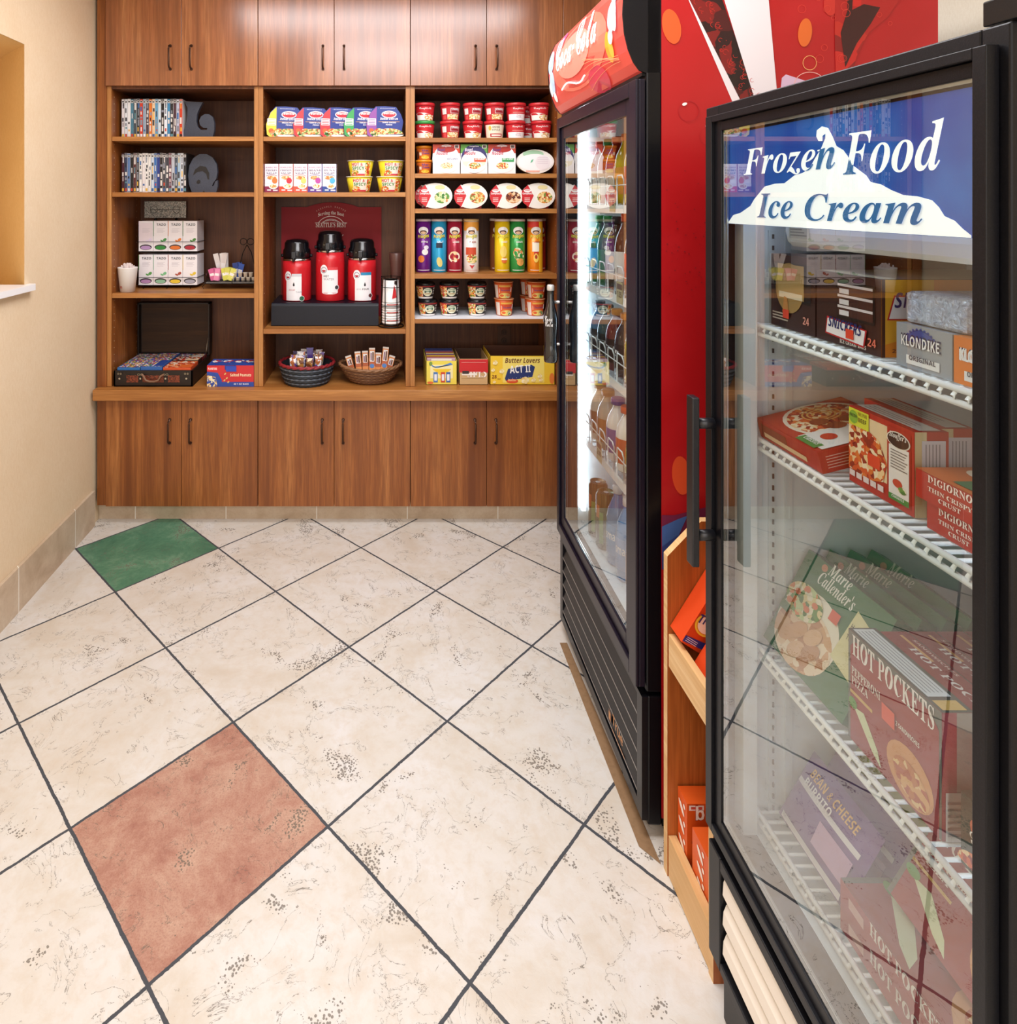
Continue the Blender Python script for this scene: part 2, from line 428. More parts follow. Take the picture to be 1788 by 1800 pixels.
# ================================================================ the room
XL, XR, YB, YN, ZC = -1.335, 1.575, 3.34, -2.6, 2.62
BACK = 3.32
ZCT = .638           # counter top
ZW = 2.044           # underside of the wall cabinets
m = MB(); m.add([(-2.2, YN, 0), (XR+.1, YN, 0), (XR+.1, YB, 0), (-2.2, YB, 0)], [(0, 1, 2, 3)], floor_mat())
fl = m.build('floor'); fl['kind'] = 'structure'
fl.data.transform(Matrix.Translation(fl.location)); fl.location = (0, 0, 0)
struct(MB().box(-2.2, XR+.1, YN, YB+.1, ZC, ZC+.05, CEIL), 'ceiling')
struct(MB().box(-1.6, XR+.1, YB, YB+.1, 0, ZC, WALLP), 'wall_back')
struct(MB().box(XR, XR+.1, YN, YB, 0, ZC, WALLW), 'wall_right')
struct(MB().box(-2.2, XR+.1, YN-.1, YN, 0, ZC, WALLW), 'wall_near')
m = MB()      # left wall with a pass-through opening whose far jamb is splayed
y0, y1 = 1.0, 2.37; zs, zt = 1.168, 2.094
m.box(XL-.1, XL, YN, YB, 0, zs, WALLP); m.box(XL-.1, XL, YN, YB, zt, ZC, WALLP)
m.box(XL-.1, XL, YN, y0, zs, zt, WALLP)
m.add([(XL, y1, zs), (XL, YB, zs), (XL, YB, zt), (XL, y1, zt)], [(0, 1, 2, 3)], WALLP)
m.add([(XL, y1, zs), (XL-.75, y1+.75, zs), (XL-.75, y1+.75, zt), (XL, y1, zt)], [(0, 1, 2, 3)], WALLY)
m.add([(XL, y0, zt-.001), (XL, y1, zt-.001), (XL-.75, y1+.75, zt-.001), (XL-.75, y0, zt-.001)], [(0, 1, 2, 3)], WALLY)
m.add([(XL, y0, zs), (XL, y1, zs), (XL-.75, y1+.75, zs), (XL-.75, y0, zs)], [(0, 1, 2, 3)], WALLY)
m.add([(XL-.75, y0, zs), (XL-.75, y1+.75, zs), (XL-.75, y1+.75, zt), (XL-.75, y0, zt)], [(0, 1, 2, 3)], WALLY)
m.add([(XL, y0, zs), (XL-.75, y0, zs), (XL-.75, y0, zt), (XL, y0, zt)], [(0, 1, 2, 3)], WALLY)
struct(m, 'wall_left')
m = MB(); f = lambda a, b, d=0: Vector((a, b, zs+d))
m.prism([(XL-.6, y0+.01), (XL+.032, y0+.01), (XL+.032, y1+.02), (XL+.024, y1+.032), (XL+.001, y1+.032), (XL+.001, y1-.002), (XL-.6, y1-.002)], f, .001, .024, C('#f2f2f4', .3))
struct(m, 'trim_1', .002)
struct(MB().box(XL+.0005, XL+.013, YN, 2.93, 0, .163, BASEB), 'baseboard_left')
struct(MB().box(XL+.001, XR-.001, 2.995, 3.01, 0, .085, BASEB), 'baseboard_back')
struct(MB().box(XR-.013, XR-.0005, YN, 2.9, 0, .163, BASEB), 'baseboard_right')
struct(MB().add([(.603, 1.47, .0012), (.637, 1.43, .0012), (.637, 2.15, .0012), (.612, 2.15, .0012)], [(0, 1, 2, 3)], speck('old_sealant_strip', '#8f7050', '#74573a', 60, .8)), 'trim_3')

# ================================================================ cabinets
PITCH = .7095; BX = [-1.2773+PITCH*i for i in range(5)]; BX[4] = 1.5607
BAR = C('#4a3226', .35, .8)
def pull(parent, x, z0, z1, y=2.935):
    h = MB(); h.tube([(x, y-.001, z0+.004), (x, y-.022, z0+.01), (x, y-.026, z0+.02), (x, y-.026, z1-.02), (x, y-.022, z1-.01), (x, y-.001, z1-.004)], .0042, BAR, 8)
    h.lathe((x, y-.004, z0+.004), [(.007, 0), (.007, .003)], BAR, 10, axis='y'); h.lathe((x, y-.004, z1-.004), [(.007, 0), (.007, .003)], BAR, 10, axis='y')
    h.build('handle', parent, 'dark bronze bar handle')
WHO = ['leftmost, beside the cream wall', 'second from the left wall', 'beneath the soup shelves', 'mostly hidden behind the tall drinks cooler']
WHO2 = ['leftmost, above the discs', 'second from the left wall', 'above the stacked soup cups', 'mostly hidden behind the red cooler sign']
for i in range(4):
    x0, x1 = BX[i]+.001, BX[i+1]-.001; xm = (x0+x1)/2
    t = thing('base_cabinet', 'brown wood two-door base cabinet, '+WHO[i], 'cabinet', ((x0+x1)/2, 3.1, .0855), 'base cabinets under the counter')
    MB().box(x0, x1, 2.957, BACK, .0855, .586, TEAK).build('body', t)
    for a, b, hx in ((x0+.0005, xm-.001, xm-.055), (xm+.001, x1-.0005, xm+.042)):
        d = MB().box(a, b, 2.936, 2.956, .087, .584, TEAK).build('door', t, bev=.001); pull(d, hx, PZ(780, 2.935), PZ(736, 2.935), 2.936)
    t = thing('wall_cabinet', 'brown wood two-door wall cabinet, '+WHO2[i], 'cabinet', ((x0+x1)/2, 3.1, ZW), 'wall cabinets along the top')
    MB().box(x0, x1, 2.957, BACK, ZW+.012, ZC-.002, TEAK).build('body', t)
    for a, b, hx in ((x0+.0005, xm-.001, xm-.052), (xm+.001, x1-.0005, xm+.046)):
        d = MB().box(a, b, 2.936, 2.956, ZW, ZC-.004, TEAKU).build('door', t, bev=.001); pull(d, hx, PZ(123, 2.935), PZ(79, 2.935), 2.936)
m = MB().box(XL+.014, BX[0]-.0005, 2.95, BACK, .086, .586, TEAK); m.box(XL+.014, BX[0]-.0005, 2.95, BACK, ZCT+.001, ZC-.002, TEAK)
struct(m, 'trim_2')
tag(MB().box(XL+.014, XR-.001, 2.90, BACK, .588, ZCT, TEAKH).build('countertop', bev=.003), 'long wooden ledge running on top of the base cabinets', 'countertop')
SH = [[240, 338, 516], [240, 338, 579], [242, 305, 367, 482, 561], [242, 340, 480]]
SZ = [[1.5-(y-CY)*2.955/F for y in r] for r in SH]
HOLD = ['holding discs, tea boxes and an open suitcase', 'holding pasta trays, coffee flasks and snack baskets', 'holding soup cups, tall chip cans and popcorn', 'empty and hidden behind the drinks cooler']
for i in range(4):
    x0, x1 = BX[i]+.0005, BX[i+1]-.0005
    t = thing('open_shelf_unit', 'open brown wood shelf unit '+HOLD[i], 'shelf', ((x0+x1)/2, 3.1, ZCT+.001), 'open shelf units')
    for a in (x0, x1-.0205):
        pm = MB().box(a, a+.0205, 2.955, BACK-.006, ZCT+.001, ZW+.008, TEAK); pm.box(a+.0002, a+.0203, 2.9542, 2.9549, ZCT+.002, ZW-.002, TEAKE); xx = a+.0205+.0003 if a == x0 else a-.0003
        for yy in (2.985, 3.26):
            z = ZCT+.08
            while z < 2.0:
                pm.lathe((xx, yy, z), [(.0022, -.0002), (.0022, .0002)], C('#d9c3a0', .4), 6, axis='x', smooth=False); z += .032
        pm.build('side_panel', t)
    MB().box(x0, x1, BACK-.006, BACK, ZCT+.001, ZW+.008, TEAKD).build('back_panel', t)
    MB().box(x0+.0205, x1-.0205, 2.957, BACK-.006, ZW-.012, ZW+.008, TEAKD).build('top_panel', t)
    for z in SZ[i]:
        MB().box(x0+.021, x1-.021, 2.958, BACK-.007, z-.021, z, TEAKH).build('shelf', t, bev=.0006)
A = SZ[0]; B = SZ[1]; D = SZ[2]; ES = .0006
# white liner lying on the noodle cup shelf
m = MB().box(BX[2]+.023, BX[3]-.023, 2.96, 3.3, D[4]+.0002, D[4]+.0012, C('#e9eef6', .6))
tag(m.build('shelf_liner'), 'white paper liner lying under the noodle cups', 'liner')
# electric socket on the back panel
def outlet(x, z, lab, col='#5a3a26'):
    t = thing('power_outlet', lab, 'outlet', (x, 3.313, z-.057))
    MB().box(x-.035, x+.035, 3.3085, 3.3135, z-.057, z+.057, C(col, .5)).build('cover_plate', t, bev=.002)
    for dz in (-.022, .022):
        s = MB().lathe((x, 3.308, z+dz), [(.015, -.002), (.016, .001)], C('#4a2e1e', .5), 16, axis='y')
        s.box(x-.006, x-.004, 3.3055, 3.307, z+dz-.004, z+dz+.006, DARK); s.box(x+.004, x+.006, 3.3055, 3.307, z+dz-.004, z+dz+.006, DARK)
        s.build('socket', t)
outlet(PX(887, 3.3), PZ(592, 3.3), 'brown double power outlet above the yellow popcorn box')
outlet(PX(457, 3.3)-.02, PZ(600, 3.3), 'brown power outlet behind the box of peanuts')

# ================================================================ small goods
# ---- discs in cases
SP = ['#e8e2e4', '#dfe4ea', '#e9e9ea', '#4a7f96', '#3d4a55', '#2a3136', '#d23a26', '#8fa3b8', '#4b3f4a', '#e2772a', '#e9c7a0', '#5f9fc4', '#cfdde8', '#1d1f24', '#e3ebf2', '#3d86b4', '#2b2b30', '#4a2f3c', '#b8bcd0', '#c9402a']
SP2 = ['#4a2530', '#33405e', '#5a7cae', '#1e2124', '#5b3034', '#2a2622', '#e8e6e2', '#e2dcdc', '#ece9e6', '#e4e2de', '#c8d6e6', '#3c6fb0', '#2a3f86', '#22252c', '#42454c', '#3a3f4a', '#6a3b4c', '#b5bac4', '#4a5660', '#9db8cc', '#c7cdd6', '#2e3034']
CN = {'e8': 'white'}
def cname(h):
    r, g, b = (int(h[i:i+2], 16) for i in (1, 3, 5)); mx, mn = max(r, g, b), min(r, g, b)
    if mx < 70: return 'near-black'
    if mn > 195: return 'white'
    if mx-mn < 28: return 'grey'
    if r == mx and g > .75*r: return 'tan'
    if r == mx: return 'orange' if g > .42*r and mx > 180 else ('red' if mx > 150 else 'maroon')
    return 'pale blue' if mn > 120 else 'blue'
def disc_case(i, x0, x1, z0, h, y, col, row):
    t = thing('disc_case', 'slim disc case with a %s spine, %s from the left in the %s row' % (cname(col), ORD[i], row), 'disc case', ((x0+x1)/2, y+.067, z0), 'disc cases on the '+row+' shelf row')
    MB().box(x0, x1, y+.0012, y+.135, z0, z0+h, C('#d6d6d8' if i % 3 else '#22242a', .3)).build('case', t)
    m = MB(); f = front(x0+.0006, y+.0012, z0+.002); W = x1-x0-.0012; Hh = h-.004
    m.rect(f, 0, 0, W, Hh, C(col, .25)); R = random.Random(i*31+len(row))
    lum = int(col[1:3], 16)+int(col[3:5], 16)+int(col[5:7], 16); dk = '#3a3c44' if lum > 420 else '#d8d4d0'; md = '#8a8f9c'
    pal = ['#e8e4e0', '#1c1e22', '#c8452e', '#3a66a0', '#e0b24a', '#5d8f9a', '#f4f4f4']
    m.rect(f, .001, Hh-.018, W-.001, Hh-.006, C('#f4f4f4', .3), .001)
    m.rect(f, .0025, Hh-.015, W-.0025, Hh-.009, C('#2a2a2e', .3), .0013)
    m.rect(f, .0015, .004, W-.0015, .018, C(R.choice(pal), .3), .001)
    z = .03
    while z < Hh-.035:
        hh = R.uniform(.006, .034); a = R.uniform(W*.1, W*.4); b = W-R.uniform(W*.1, W*.4)
        if R.random() < .6: m.rect(f, a, z, b, z+hh, C(R.choice([dk, dk, md, R.choice(pal)]), .3), .0009)
        z += hh+R.uniform(.002, .012)
    m.build('spine_print', t)
for i, c in enumerate(SP):
    p = .01463; x = PX(213.6, 3.03)+p*i; disc_case(i, x+.0003, x+p-.0003, A[0]+ES, .188-.001*(i % 3 == 1), 3.03, c, 'upper')
for i, c in enumerate(SP2):
    p = .01415; x = PX(213.6, 3.03)+p*i; disc_case(i, x+.0003, x+p-.0003, A[1]+ES, .189-.001*(i % 4 == 2), 3.03, c, 'lower')
# ---- scroll-shaped bookends
BK = speck('charcoal_painted_wood', '#3b4150', '#23262e', 300, .5)
def bookend(name, pts, holes, lab, Y, zb):
    f = FR((0, Y, 0), (1, 0, 0), (0, 0, 1))
    q = lambda P: [(PX(160+a/5, Y), PZ(b/5, Y)) for a, b in P]
    P = q(pts); zmin = min(b for a, b in P); P = [(a+.007, b-zmin+zb) for a, b in P]
    t = thing(name, lab, 'bookend', (sum(a for a, b in P)/len(P), Y+.01, zb))
    m = MB().prism(P[::-1], f, .012, -.012, BK)
    if holes:
        for h in holes: m.poly(f, [(a+.007, b-zmin+zb) for a, b in q(h)], DARK, .0135)
        pass
    m.build('scroll_panel', t)
    xs = [a for a, b in P]
    MB().box(min(xs)+.012, max(xs)-.006, Y+.0125, Y+.09, zb, zb+.002, BK).build('foot_plate', t)
bookend('bookend', [(815, 872), (975, 880), (948, 930), (925, 985), (920, 1050), (932, 1095), (958, 1122), (1012, 1122), (1016, 1106), (978, 1104), (950, 1078), (944, 1040), (960, 1005), (992, 984), (1030, 985), (1062, 1008), (1077, 1060), (1076, 1130), (1060, 1197), (806, 1197), (808, 1130), (826, 1085), (840, 1010), (842, 930)],
        None, 'dark charcoal bookend shaped like a curled letter L, beside the upper discs', 3.06, A[0]+ES)
bookend('bookend', [(880, 1690), (855, 1620), (847, 1540), (858, 1455), (892, 1390), (945, 1354), (1010, 1354), (1063, 1385), (1096, 1440), (1104, 1510), (1094, 1570), (1066, 1610), (1056, 1636), (1070, 1632), (1086, 1592), (1105, 1582), (1106, 1640), (1092, 1690)],
        [[(890, 1542), (908, 1490), (955, 1456), (1005, 1466), (1033, 1520), (1032, 1578), (1018, 1572), (1008, 1528), (975, 1503), (930, 1510)], [(925, 1590), (940, 1576), (957, 1588), (954, 1608), (935, 1616), (922, 1606)], [(975, 1689), (985, 1672), (997, 1689)]],
        'dark charcoal rounded bookend with crescent cut-out, beside the lower discs', 3.06, A[1]+ES)
# ---- cup of stirrers
cx, cy = PX(221.5, 3.0), 3.02; z = A[2]+ES
t = thing('paper_cup', 'white paper cup packed with wooden stirrers, at the left end of the tea shelf', 'cup', (cx, cy, z))
rc = lambda b: .034+b*.1
MB().lathe((cx, cy, z), [(.034, 0), (.034+.0112, .112), (.0460, .113), (.0460, .116), (.0435, .116), (.033, .02)], C('#f6f4f2', .5), 28).build('cup_body', t)
m = MB(); m.text(CYL((cx, cy, z), rc, -.5), 'IHG', -.001, .018, .012, .012, C('#c24a3a'), 'sb'); m.build('print', t)
m = MB()
for i in range(40):
    a = random.uniform(0, 6.28); r = random.uniform(0, .03); tx = random.uniform(-.012, .012)
    px_, py_ = cx+r*math.cos(a), cy+r*math.sin(a); m.box(px_-.003, px_+.003, py_-.001, py_+.001, z+.03, z+.125+random.uniform(-.003, .012), C('#f1e3e0', .7))
m.build('stirrers', t)
# ---- tea rack
Y = 3.13; sc_ = Y/F; x0, x1 = PX(243, Y), PX(346.5, Y); z = A[2]+ES
t = thing('tea_rack', 'wire rack displaying eight boxes of tea in two rows', 'tea rack', ((x0+x1)/2, Y+.06, z))
m = MB(); WB = C('#15120f', .4, .6)
zr = [PZ(441, Y)+.0, PZ(497, Y)]
for xx in (x0+.03, (x0+x1)/2, x1-.03):
    m.tube([(xx, Y-.012, z+.002), (xx, Y+.005, z+.012), (xx, Y+.14, z+.012), (xx, Y+.14, z+.34)], .0025, WB)
for zz in (z+.014, zr[0]-.005):
    m.tube([(x0, Y+.001, zz), (x1, Y+.001, zz)], .0022, WB); m.tube([(x0, Y+.13, zz), (x1, Y+.13, zz)], .0022, WB)
for zz in (z+.055, zr[0]+.045): m.tube([(x0-.003, Y-.005, zz), (x1+.003, Y-.005, zz)], .0016, WB)
for xx in (x0-.003, x1+.003):
    m.tube([(xx, Y-.005, z+.055), (xx, Y+.13, z+.055)], .0016, WB); m.tube([(xx, Y-.005, zr[0]+.045), (xx, Y+.13, zr[0]+.045)], .0016, WB)
m.build('wire_frame', t, 'black wire frame')
tc = ['#b896c8', '#2f8a3a', '#e0762e', '#b02a3a', '#b58ab8', '#8fc0a0', '#e8c83a', '#a8a8b8']
ac = ['#e6d8ee', '#4e9a52', '#e8843a', '#4a8a3a', '#5aa050', '#7ac08a', '#b05040', '#e8c83a']
tl = ['plain pale pink and without a name', 'with a green leaf and dark green window', 'with an orange flower and orange window', 'with a dark red window', 'with purple window at the lower left', 'with pale green window', 'with a yellow window', 'with a yellow flower at the lower right']
wb = (x1-x0)/4
for k in range(8):
    c, r = k % 4, k//4; bx = x0+wb*c; bz = (zr[0]-.002) if r == 0 else z+.0165; bh = .150 if r == 0 else .150
    b = MB().box(bx+.001, bx+wb-.001, Y+.004, Y+.124, bz, bz+bh, C('#f1eef2', .5)); f = front(bx+.001, Y+.004, bz); W = wb-.002
    g = thing('tea_box', 'white tea box %s, %s row of the rack' % (tl[k], 'upper' if r == 0 else 'lower'), 'tea box', (bx+wb/2, Y+.06, bz), 'tea boxes in the rack')
    if k != 0: b.text(f, 'TAZO', W*.55, bh*.84, W*.66, .012, C('#55565c'), 'sb')
    else: b.rect(f, .003, .045, W-.003, bh-.01, C('#eadfe6'), .0005)
    for q in range(4): b.rect(f, W*.25, bh*.74-q*.006, W*(.8-.1*(q % 2)), bh*.74-q*.006+.0016, C('#c9c4cc'), .0006)
    b.disc(f, W*.8, bh*.38, .010, .007, C(ac[k]), .001, 10, .6); b.disc(f, W*.6, bh*.34, .009, .004, C(ac[k]), .0011, 10, -.5)
    b.rect(f, 0, bh*.5, .002, bh, C(ac[k]), .0006)
    b.disc(f, W/2, .020, W*.42, .0135, C('#3a3438'), .0012, 20); b.disc(f, W/2, .018, W*.36, .0095, C(tc[k]), .0016, 20)
    b.build('carton', g)
xs0, xs1 = PX(254, 3.285), PX(327, 3.285)
m = MB(); z0, z1 = PZ(383, 3.285), PZ(354, 3.285)
tin = food('etched_tin', ['#a8a69e', '#cfcdc4', '#7f7e78', '#e2dfd6', '#98a5a3'], 300, .3)
m.box(xs0, xs1, 3.285, 3.293, z0, z1, tin); f = front(xs0, 3.285, z0); W = xs1-xs0; Hh = z1-z0
m.ring(f, W*.77, Hh*.5, .02, .02, .003, C('#5c5a54', .4)); m.ring(f, W*.23, Hh*.5, .02, .02, .003, C('#5c5a54', .4)); m.rect(f, .03, Hh*.48, W-.03, Hh*.52, C('#55534d', .4), .0008)
m.box(xs0+.05, xs0+.06, 3.2935, 3.299, z0, z1, WB); m.box(xs1-.06, xs1-.05, 3.2935, 3.299, z0-.05, z1, WB)
for q in (xs0+.05, xs1-.06): m.box(q, q+.01, 3.2935, 3.299, z, z0, WB)
tag(m.build('tin_sign'), 'small etched silver metal sign standing above the tea boxes', 'sign')
# ---- condiment caddy
Y = 3.10; x0, x1 = PX(360, Y), BX[1]-.024; z = A[2]+ES
t = thing('condiment_caddy', 'black wire caddy with sugar packets and creamers, right of the tea boxes', 'caddy', ((x0+x1)/2, Y+.06, z))
m = MB()
for yy in (Y, Y+.14):
    m.tube([(x0-.006, yy, z+.003), (x0-.012, yy, z+.012), (x0-.004, yy, z+.02), (x0, yy, z+.026), (x1, yy, z+.026)], .002, WB)
    m.tube([(x0, yy, z+.04), (x1, yy, z+.04)], .0018, WB); m.tube([(x1-.003, yy, z+.002), (x1-.003, yy, z+.04)], .002, WB)
for k in range(12):
    xx = x0+(x1-x0)*k/11; m.tube([(xx, Y, z+.026), (xx, Y+.14, z+.026)], .0014, WB)
for xx in (x0, (x0+x1)/2, x1-.002): m.tube([(xx, Y, z+.026), (xx, Y, z+.05)], .0015, WB)
m.build('wire_tray', t, 'black wire tray')
m = MB(); hx = PX(429, Y); hz = PZ(446, Y)
m.tube([(hx-.05, Y+.07, z+.03), (hx-.045, Y+.07, z+.08), (hx-.02, Y+.07, hz), (hx, Y+.07, hz+.04)], .0022, WB)
m.tube([(hx+.045, Y+.07, z+.03), (hx+.045, Y+.07, z+.08), (hx+.022, Y+.07, hz), (hx, Y+.07, hz+.04)], .0022, WB)
for s in (-1, 1):
    m.tube([(hx+s*(.018-.017*math.cos(a)), Y+.07, hz+.055+.016*math.sin(a)) for a in [i*.5236 for i in range(12)]], .002, WB, closed=True)
m.build('handle', t, 'looped wire handle')
m = MB().box(x0+.004, x1-.004, Y+.004, Y+.136, z+.028, z+.034, C('#6a6a6a', .2)); 
for xx in (x0+.004, ): m.box(xx, xx+.002, Y+.004, Y+.136, z+.034, z+.075, CLEAR)
m.build('plastic_bin', t, 'clear plastic compartments')
def packets(n, xa, xb, ya, yb, zb, h, cols, nm, lab, spread=.35):
    for i in range(n):
        c = cols[i % len(cols)]; xx = random.uniform(xa, xb); yy = ya+(yb-ya)*i/max(n-1, 1)
        M = Matrix.Translation((xx, yy, zb)) @ Matrix.Rotation(random.uniform(-spread, spread), 4, 'Y') @ Matrix.Rotation(random.uniform(-.15, .15), 4, 'X')
        o = MB().box(-.013, .013, -.0012, .0012, 0, h, C(c, .5), M); o.box(-.010, .010, -.0015, .0015, h*.4, h*.62, C('#f6f2f2'), M)
        tag(o.build(nm), lab, 'packet', lab)
packets(9, PX(370, Y), PX(380, Y), Y+.012, Y+.06, z+.041, .058, ['#e38ab0', '#d86a9a'], 'sweetener_packet', 'pink sweetener packet standing in the wire caddy')
packets(9, PX(394, Y), PX(402, Y), Y+.012, Y+.06, z+.042, .061, ['#e0dc6a', '#d2cf55'], 'sweetener_packet', 'yellow-green sweetener packet standing in the wire caddy', .45)
packets(6, PX(378, Y), PX(392, Y), Y+.085, Y+.12, z+.040, .131, ['#efe9e6', '#e4dad8'], 'sugar_packet', 'tall white sugar packet at the back of the wire caddy', .22)
packets(5, PX(408, Y), PX(420, Y), Y+.07, Y+.12, z+.041, .081, ['#3a5ab0', '#2c448e'], 'sweetener_packet', 'blue sweetener packet standing in the wire caddy')
for k in range(9):
    xx = PX(407, Y)+(k % 5)*.026+(.012 if k > 4 else 0); zz = z+.0345+(.024 if k > 4 else 0)
    if xx > x1-.014: continue
    o = MB().lathe((xx, Y+.022, zz), [(.008, 0), (.0105, .019), (.012, .02), (.012, .0215)], C('#efe9dc', .4), 14)
    tag(o.build('creamer_cup'), 'small white creamer cup piled at the front right of the wire caddy', 'creamer', 'creamers in the wire caddy')
# ---- open suitcase with candy
Yf, Yr = 2.955, 3.25; zb = ZCT+ES; x0, x1 = PX(200, Yf), PX(338.5, Yf); hz = .075
t = thing('suitcase', 'small dark brown vintage suitcase standing open on the ledge', 'suitcase', ((x0+x1)/2, (Yf+Yr)/2, zb))
LE = food('worn_brown_leather', ['#2e1c14', '#3a241a', '#24160f', '#452b1e'], 70, .4); LK = C('#1d130e', .45)
m = MB()
m.box(x0, x1, Yf, Yf+.008, zb, zb+hz, LK); m.box(x0, x1, Yr-.008, Yr, zb, zb+hz, LK); m.box(x0, x0+.008, Yf, Yr, zb, zb+hz, LK); m.box(x1-.008, x1, Yf, Yr, zb, zb+hz, LK); m.box(x0, x1, Yf, Yr, zb, zb+.006, LK)
f = front(x0, Yf, zb); W = x1-x0
for a, b in ((.06, .115), (.135, W-.135), (W-.115, W-.06)): m.rect(f, a, .02, b, hz-.022, food('reddish_leather_panel', ['#6a2f1c', '#8a4228', '#4a2012', '#7a3822'], 160, .4), .001)
m.build('base_shell', t, bev=.001)
for a in (.028, .34*W, .66*W, W-.028):
    q = MB()
    for dx in (-.012, .012):
        if .1 < a/W < .9: q.disc(f, a+dx*.6, hz-.018, .007, .006, C('#8a8272', .3, .8), .0035, 14); q.disc(f, a+dx*.6, hz-.018, .003, .003, DARK, .005, 8)
        else: q.disc(f, a+dx*.5, hz-.014, .005, .005, C('#8a8272', .3, .8), .0035, 12)
    q.disc(f, a, .038, .0045, .0045, C('#c9c6bc', .25, .9), .004, 12)
    q.build('stud', t, 'metal stud')
q = MB(); cxx = (x0+x1)/2
q.tube([(cxx-.05, Yf-.004, zb+hz-.018), (cxx-.04, Yf-.014, zb+hz-.022), (cxx-.03, Yf-.016, zb+.034), (cxx-.012, Yf-.016, zb+.028), (cxx+.012, Yf-.016, zb+.028), (cxx+.03, Yf-.016, zb+.034), (cxx+.04, Yf-.014, zb+hz-.022), (cxx+.05, Yf-.004, zb+hz-.018)], .005, C('#7c5a44', .5), 8)
q.build('carry_handle', t, 'brown leather carry handle')
q = MB().box(x0, x1, Yr-.0075, Yr+.045, zb+hz+.002, zb+hz+.008, LK)
q.box(x0+.002, x1-.002, Yr+.03, Yr+.046, zb+hz+.008, zb+hz+.27, C('#2a1c12', .6)); q.box(x0, x0+.006, Yr-.005, Yr+.046, zb+hz+.008, zb+hz+.27, LK); q.box(x1-.006, x1, Yr-.005, Yr+.046, zb+hz+.008, zb+hz+.27, LK); q.box(x0, x1, Yr-.005, Yr+.046, zb+hz+.264, zb+hz+.27, LK)
q.box(x0+.01, x1-.01, Yr+.0285, Yr+.0299, zb+hz+.012, zb+hz+.262, wood('lid_lining', '#2e1d10', '#4a3018', '#5a3c20', 'x', .7))
q.build('lid', t, 'open lid lined in brown')
MB().tube([(x1-.01, Yr-.07, zb+hz), (x1-.008, Yr-.03, zb+hz+.03), (x1-.008, Yr-.003, zb+hz+.09)], .0015, C('#a8a294', .3, .9)).build('lid_stay', t)
def candybox(nm, x0, x1, y0, y1, z0, h, side_c, top, lab, txt=None, tcol='#ffffff', top_print=BERRY, cat='box'):
    m = MB().box(x0, x1, y0, y1, z0, z0+h, C(side_c, .4)); f = front(x0, y0, z0); g = FR((x0, y0, z0+h), (1, 0, 0), (0, 1, 0))
    W = x1-x0; Dp = y1-y0
    m.rect(g, .004, .004, W-.004, Dp-.004, top_print, .0006)
    if top: m.rect(g, W*.55, Dp*.05, W*.96, Dp*.45, C(top, .4), .001)
    if txt: m.text(g, txt, W/2, Dp*.5, W*.8, Dp*.2, C(tcol), 'sbi', .0015); m.text(f, txt, W/2, h*.3, W*.7, h*.4, C(tcol), 'sbi')
    return tag(m.build(nm), lab, cat)
candybox('candy_box', x0+.012, x0+.118, Yf+.012, Yr-.012, zb+.008, .078, '#2f6fb0', None, 'blue sided candy box at the left inside the suitcase')
candybox('candy_box', x0+.122, x0+.222, Yf+.012, Yr-.012, zb+.008, .082, '#3263a8', '#2a4a98', 'blue and multicoloured candy box in the middle of the suitcase')
candybox('candy_box', x0+.227, x1-.012, Yf+.012, Yf+.13, zb+.008, .078, '#d2542a', '#e06a30', 'orange candy box at the front right inside the suitcase', None, '#ffffff', food('orange_print', ['#d8552a', '#e88a4a', '#a8301c', '#f0e0c8'], 90))
candybox('candy_box', x0+.227, x1-.012, Yf+.135, Yf+.20, zb+.008, .080, '#3a1f18', '#e8c8a0', 'dark striped candy box behind the orange one in the suitcase', None, '#ffffff', food('striped_print', ['#2a1814', '#c83a30', '#efe4d8', '#e07838'], 110))
candybox('candy_box', x0+.227, x1-.012, Yf+.205, Yr-.012, zb+.008, .078, '#8a2430', '#efe4d8', 'maroon candy box at the back right inside the suitcase')
# ---- peanuts
Y = 2.955; x0, x1 = PX(364, Y), BX[1]-.0225; h = .099
t = thing('snack_carton', 'red and blue carton of salted peanuts, right of the suitcase', 'carton', ((x0+x1)/2, Y+.06, zb))
m = MB().box(x0, x1, Y, Y+.12, zb, zb+h, C('#c82a30', .45)); f = front(x0, Y, zb); W = x1-x0
m.rect(f, 0, 0, W, .022, C('#2a4aa0'), .0007); m.poly(f, [(0, 0), (.065, 0), (.07, .03), (.05, .065), (.0, .07)], C('#2a4aa0'), .0009); m.poly(f, [(0, 0), (.05, 0), (.04, .045), (0, .055)], food('peanut_photo', ['#e8d29a', '#c89a50', '#f0e6c0', '#2a4aa0'], 120), .0013)
for a, b in ((.085, .06), (.093, .04), (.082, .03), (.1, .022)): m.disc(f, a, b, .006, .0035, C('#dcb470'), .0015, 10, .8)
m.text(f, 'PLANTERS', .026, .079, .042, .010, C('#f4f0ee'), 'sb', .0015); m.rect(f, .0, .074, .05, .093, C('#e02a30'), .001)
m.text(f, 'Salted Peanuts', W*.72, .048, .098, .014, C('#f8e6c0'), 'sb'); m.text(f, '48 1 OZ BAGS', W*.73, .009, .07, .007, C('#e8ecf8'), 'sb')
g = FR((x0, Y, zb+h), (1, 0, 0), (0, 1, 0)); m.rect(g, 0, 0, W, .12, C('#2a4aa0'), .0006)
for k in range(4): m.disc(g, W*(.14+.24*k), .075, .024, .026, food('nut_bag_print', ['#2a4aa0', '#f0f0f0', '#c8402c'], 70), .001, 14)
m.rect(f, W*.38, h-.02, W*.62, h, C('#22388a'), .0016)
m.build('carton_body', t, None)
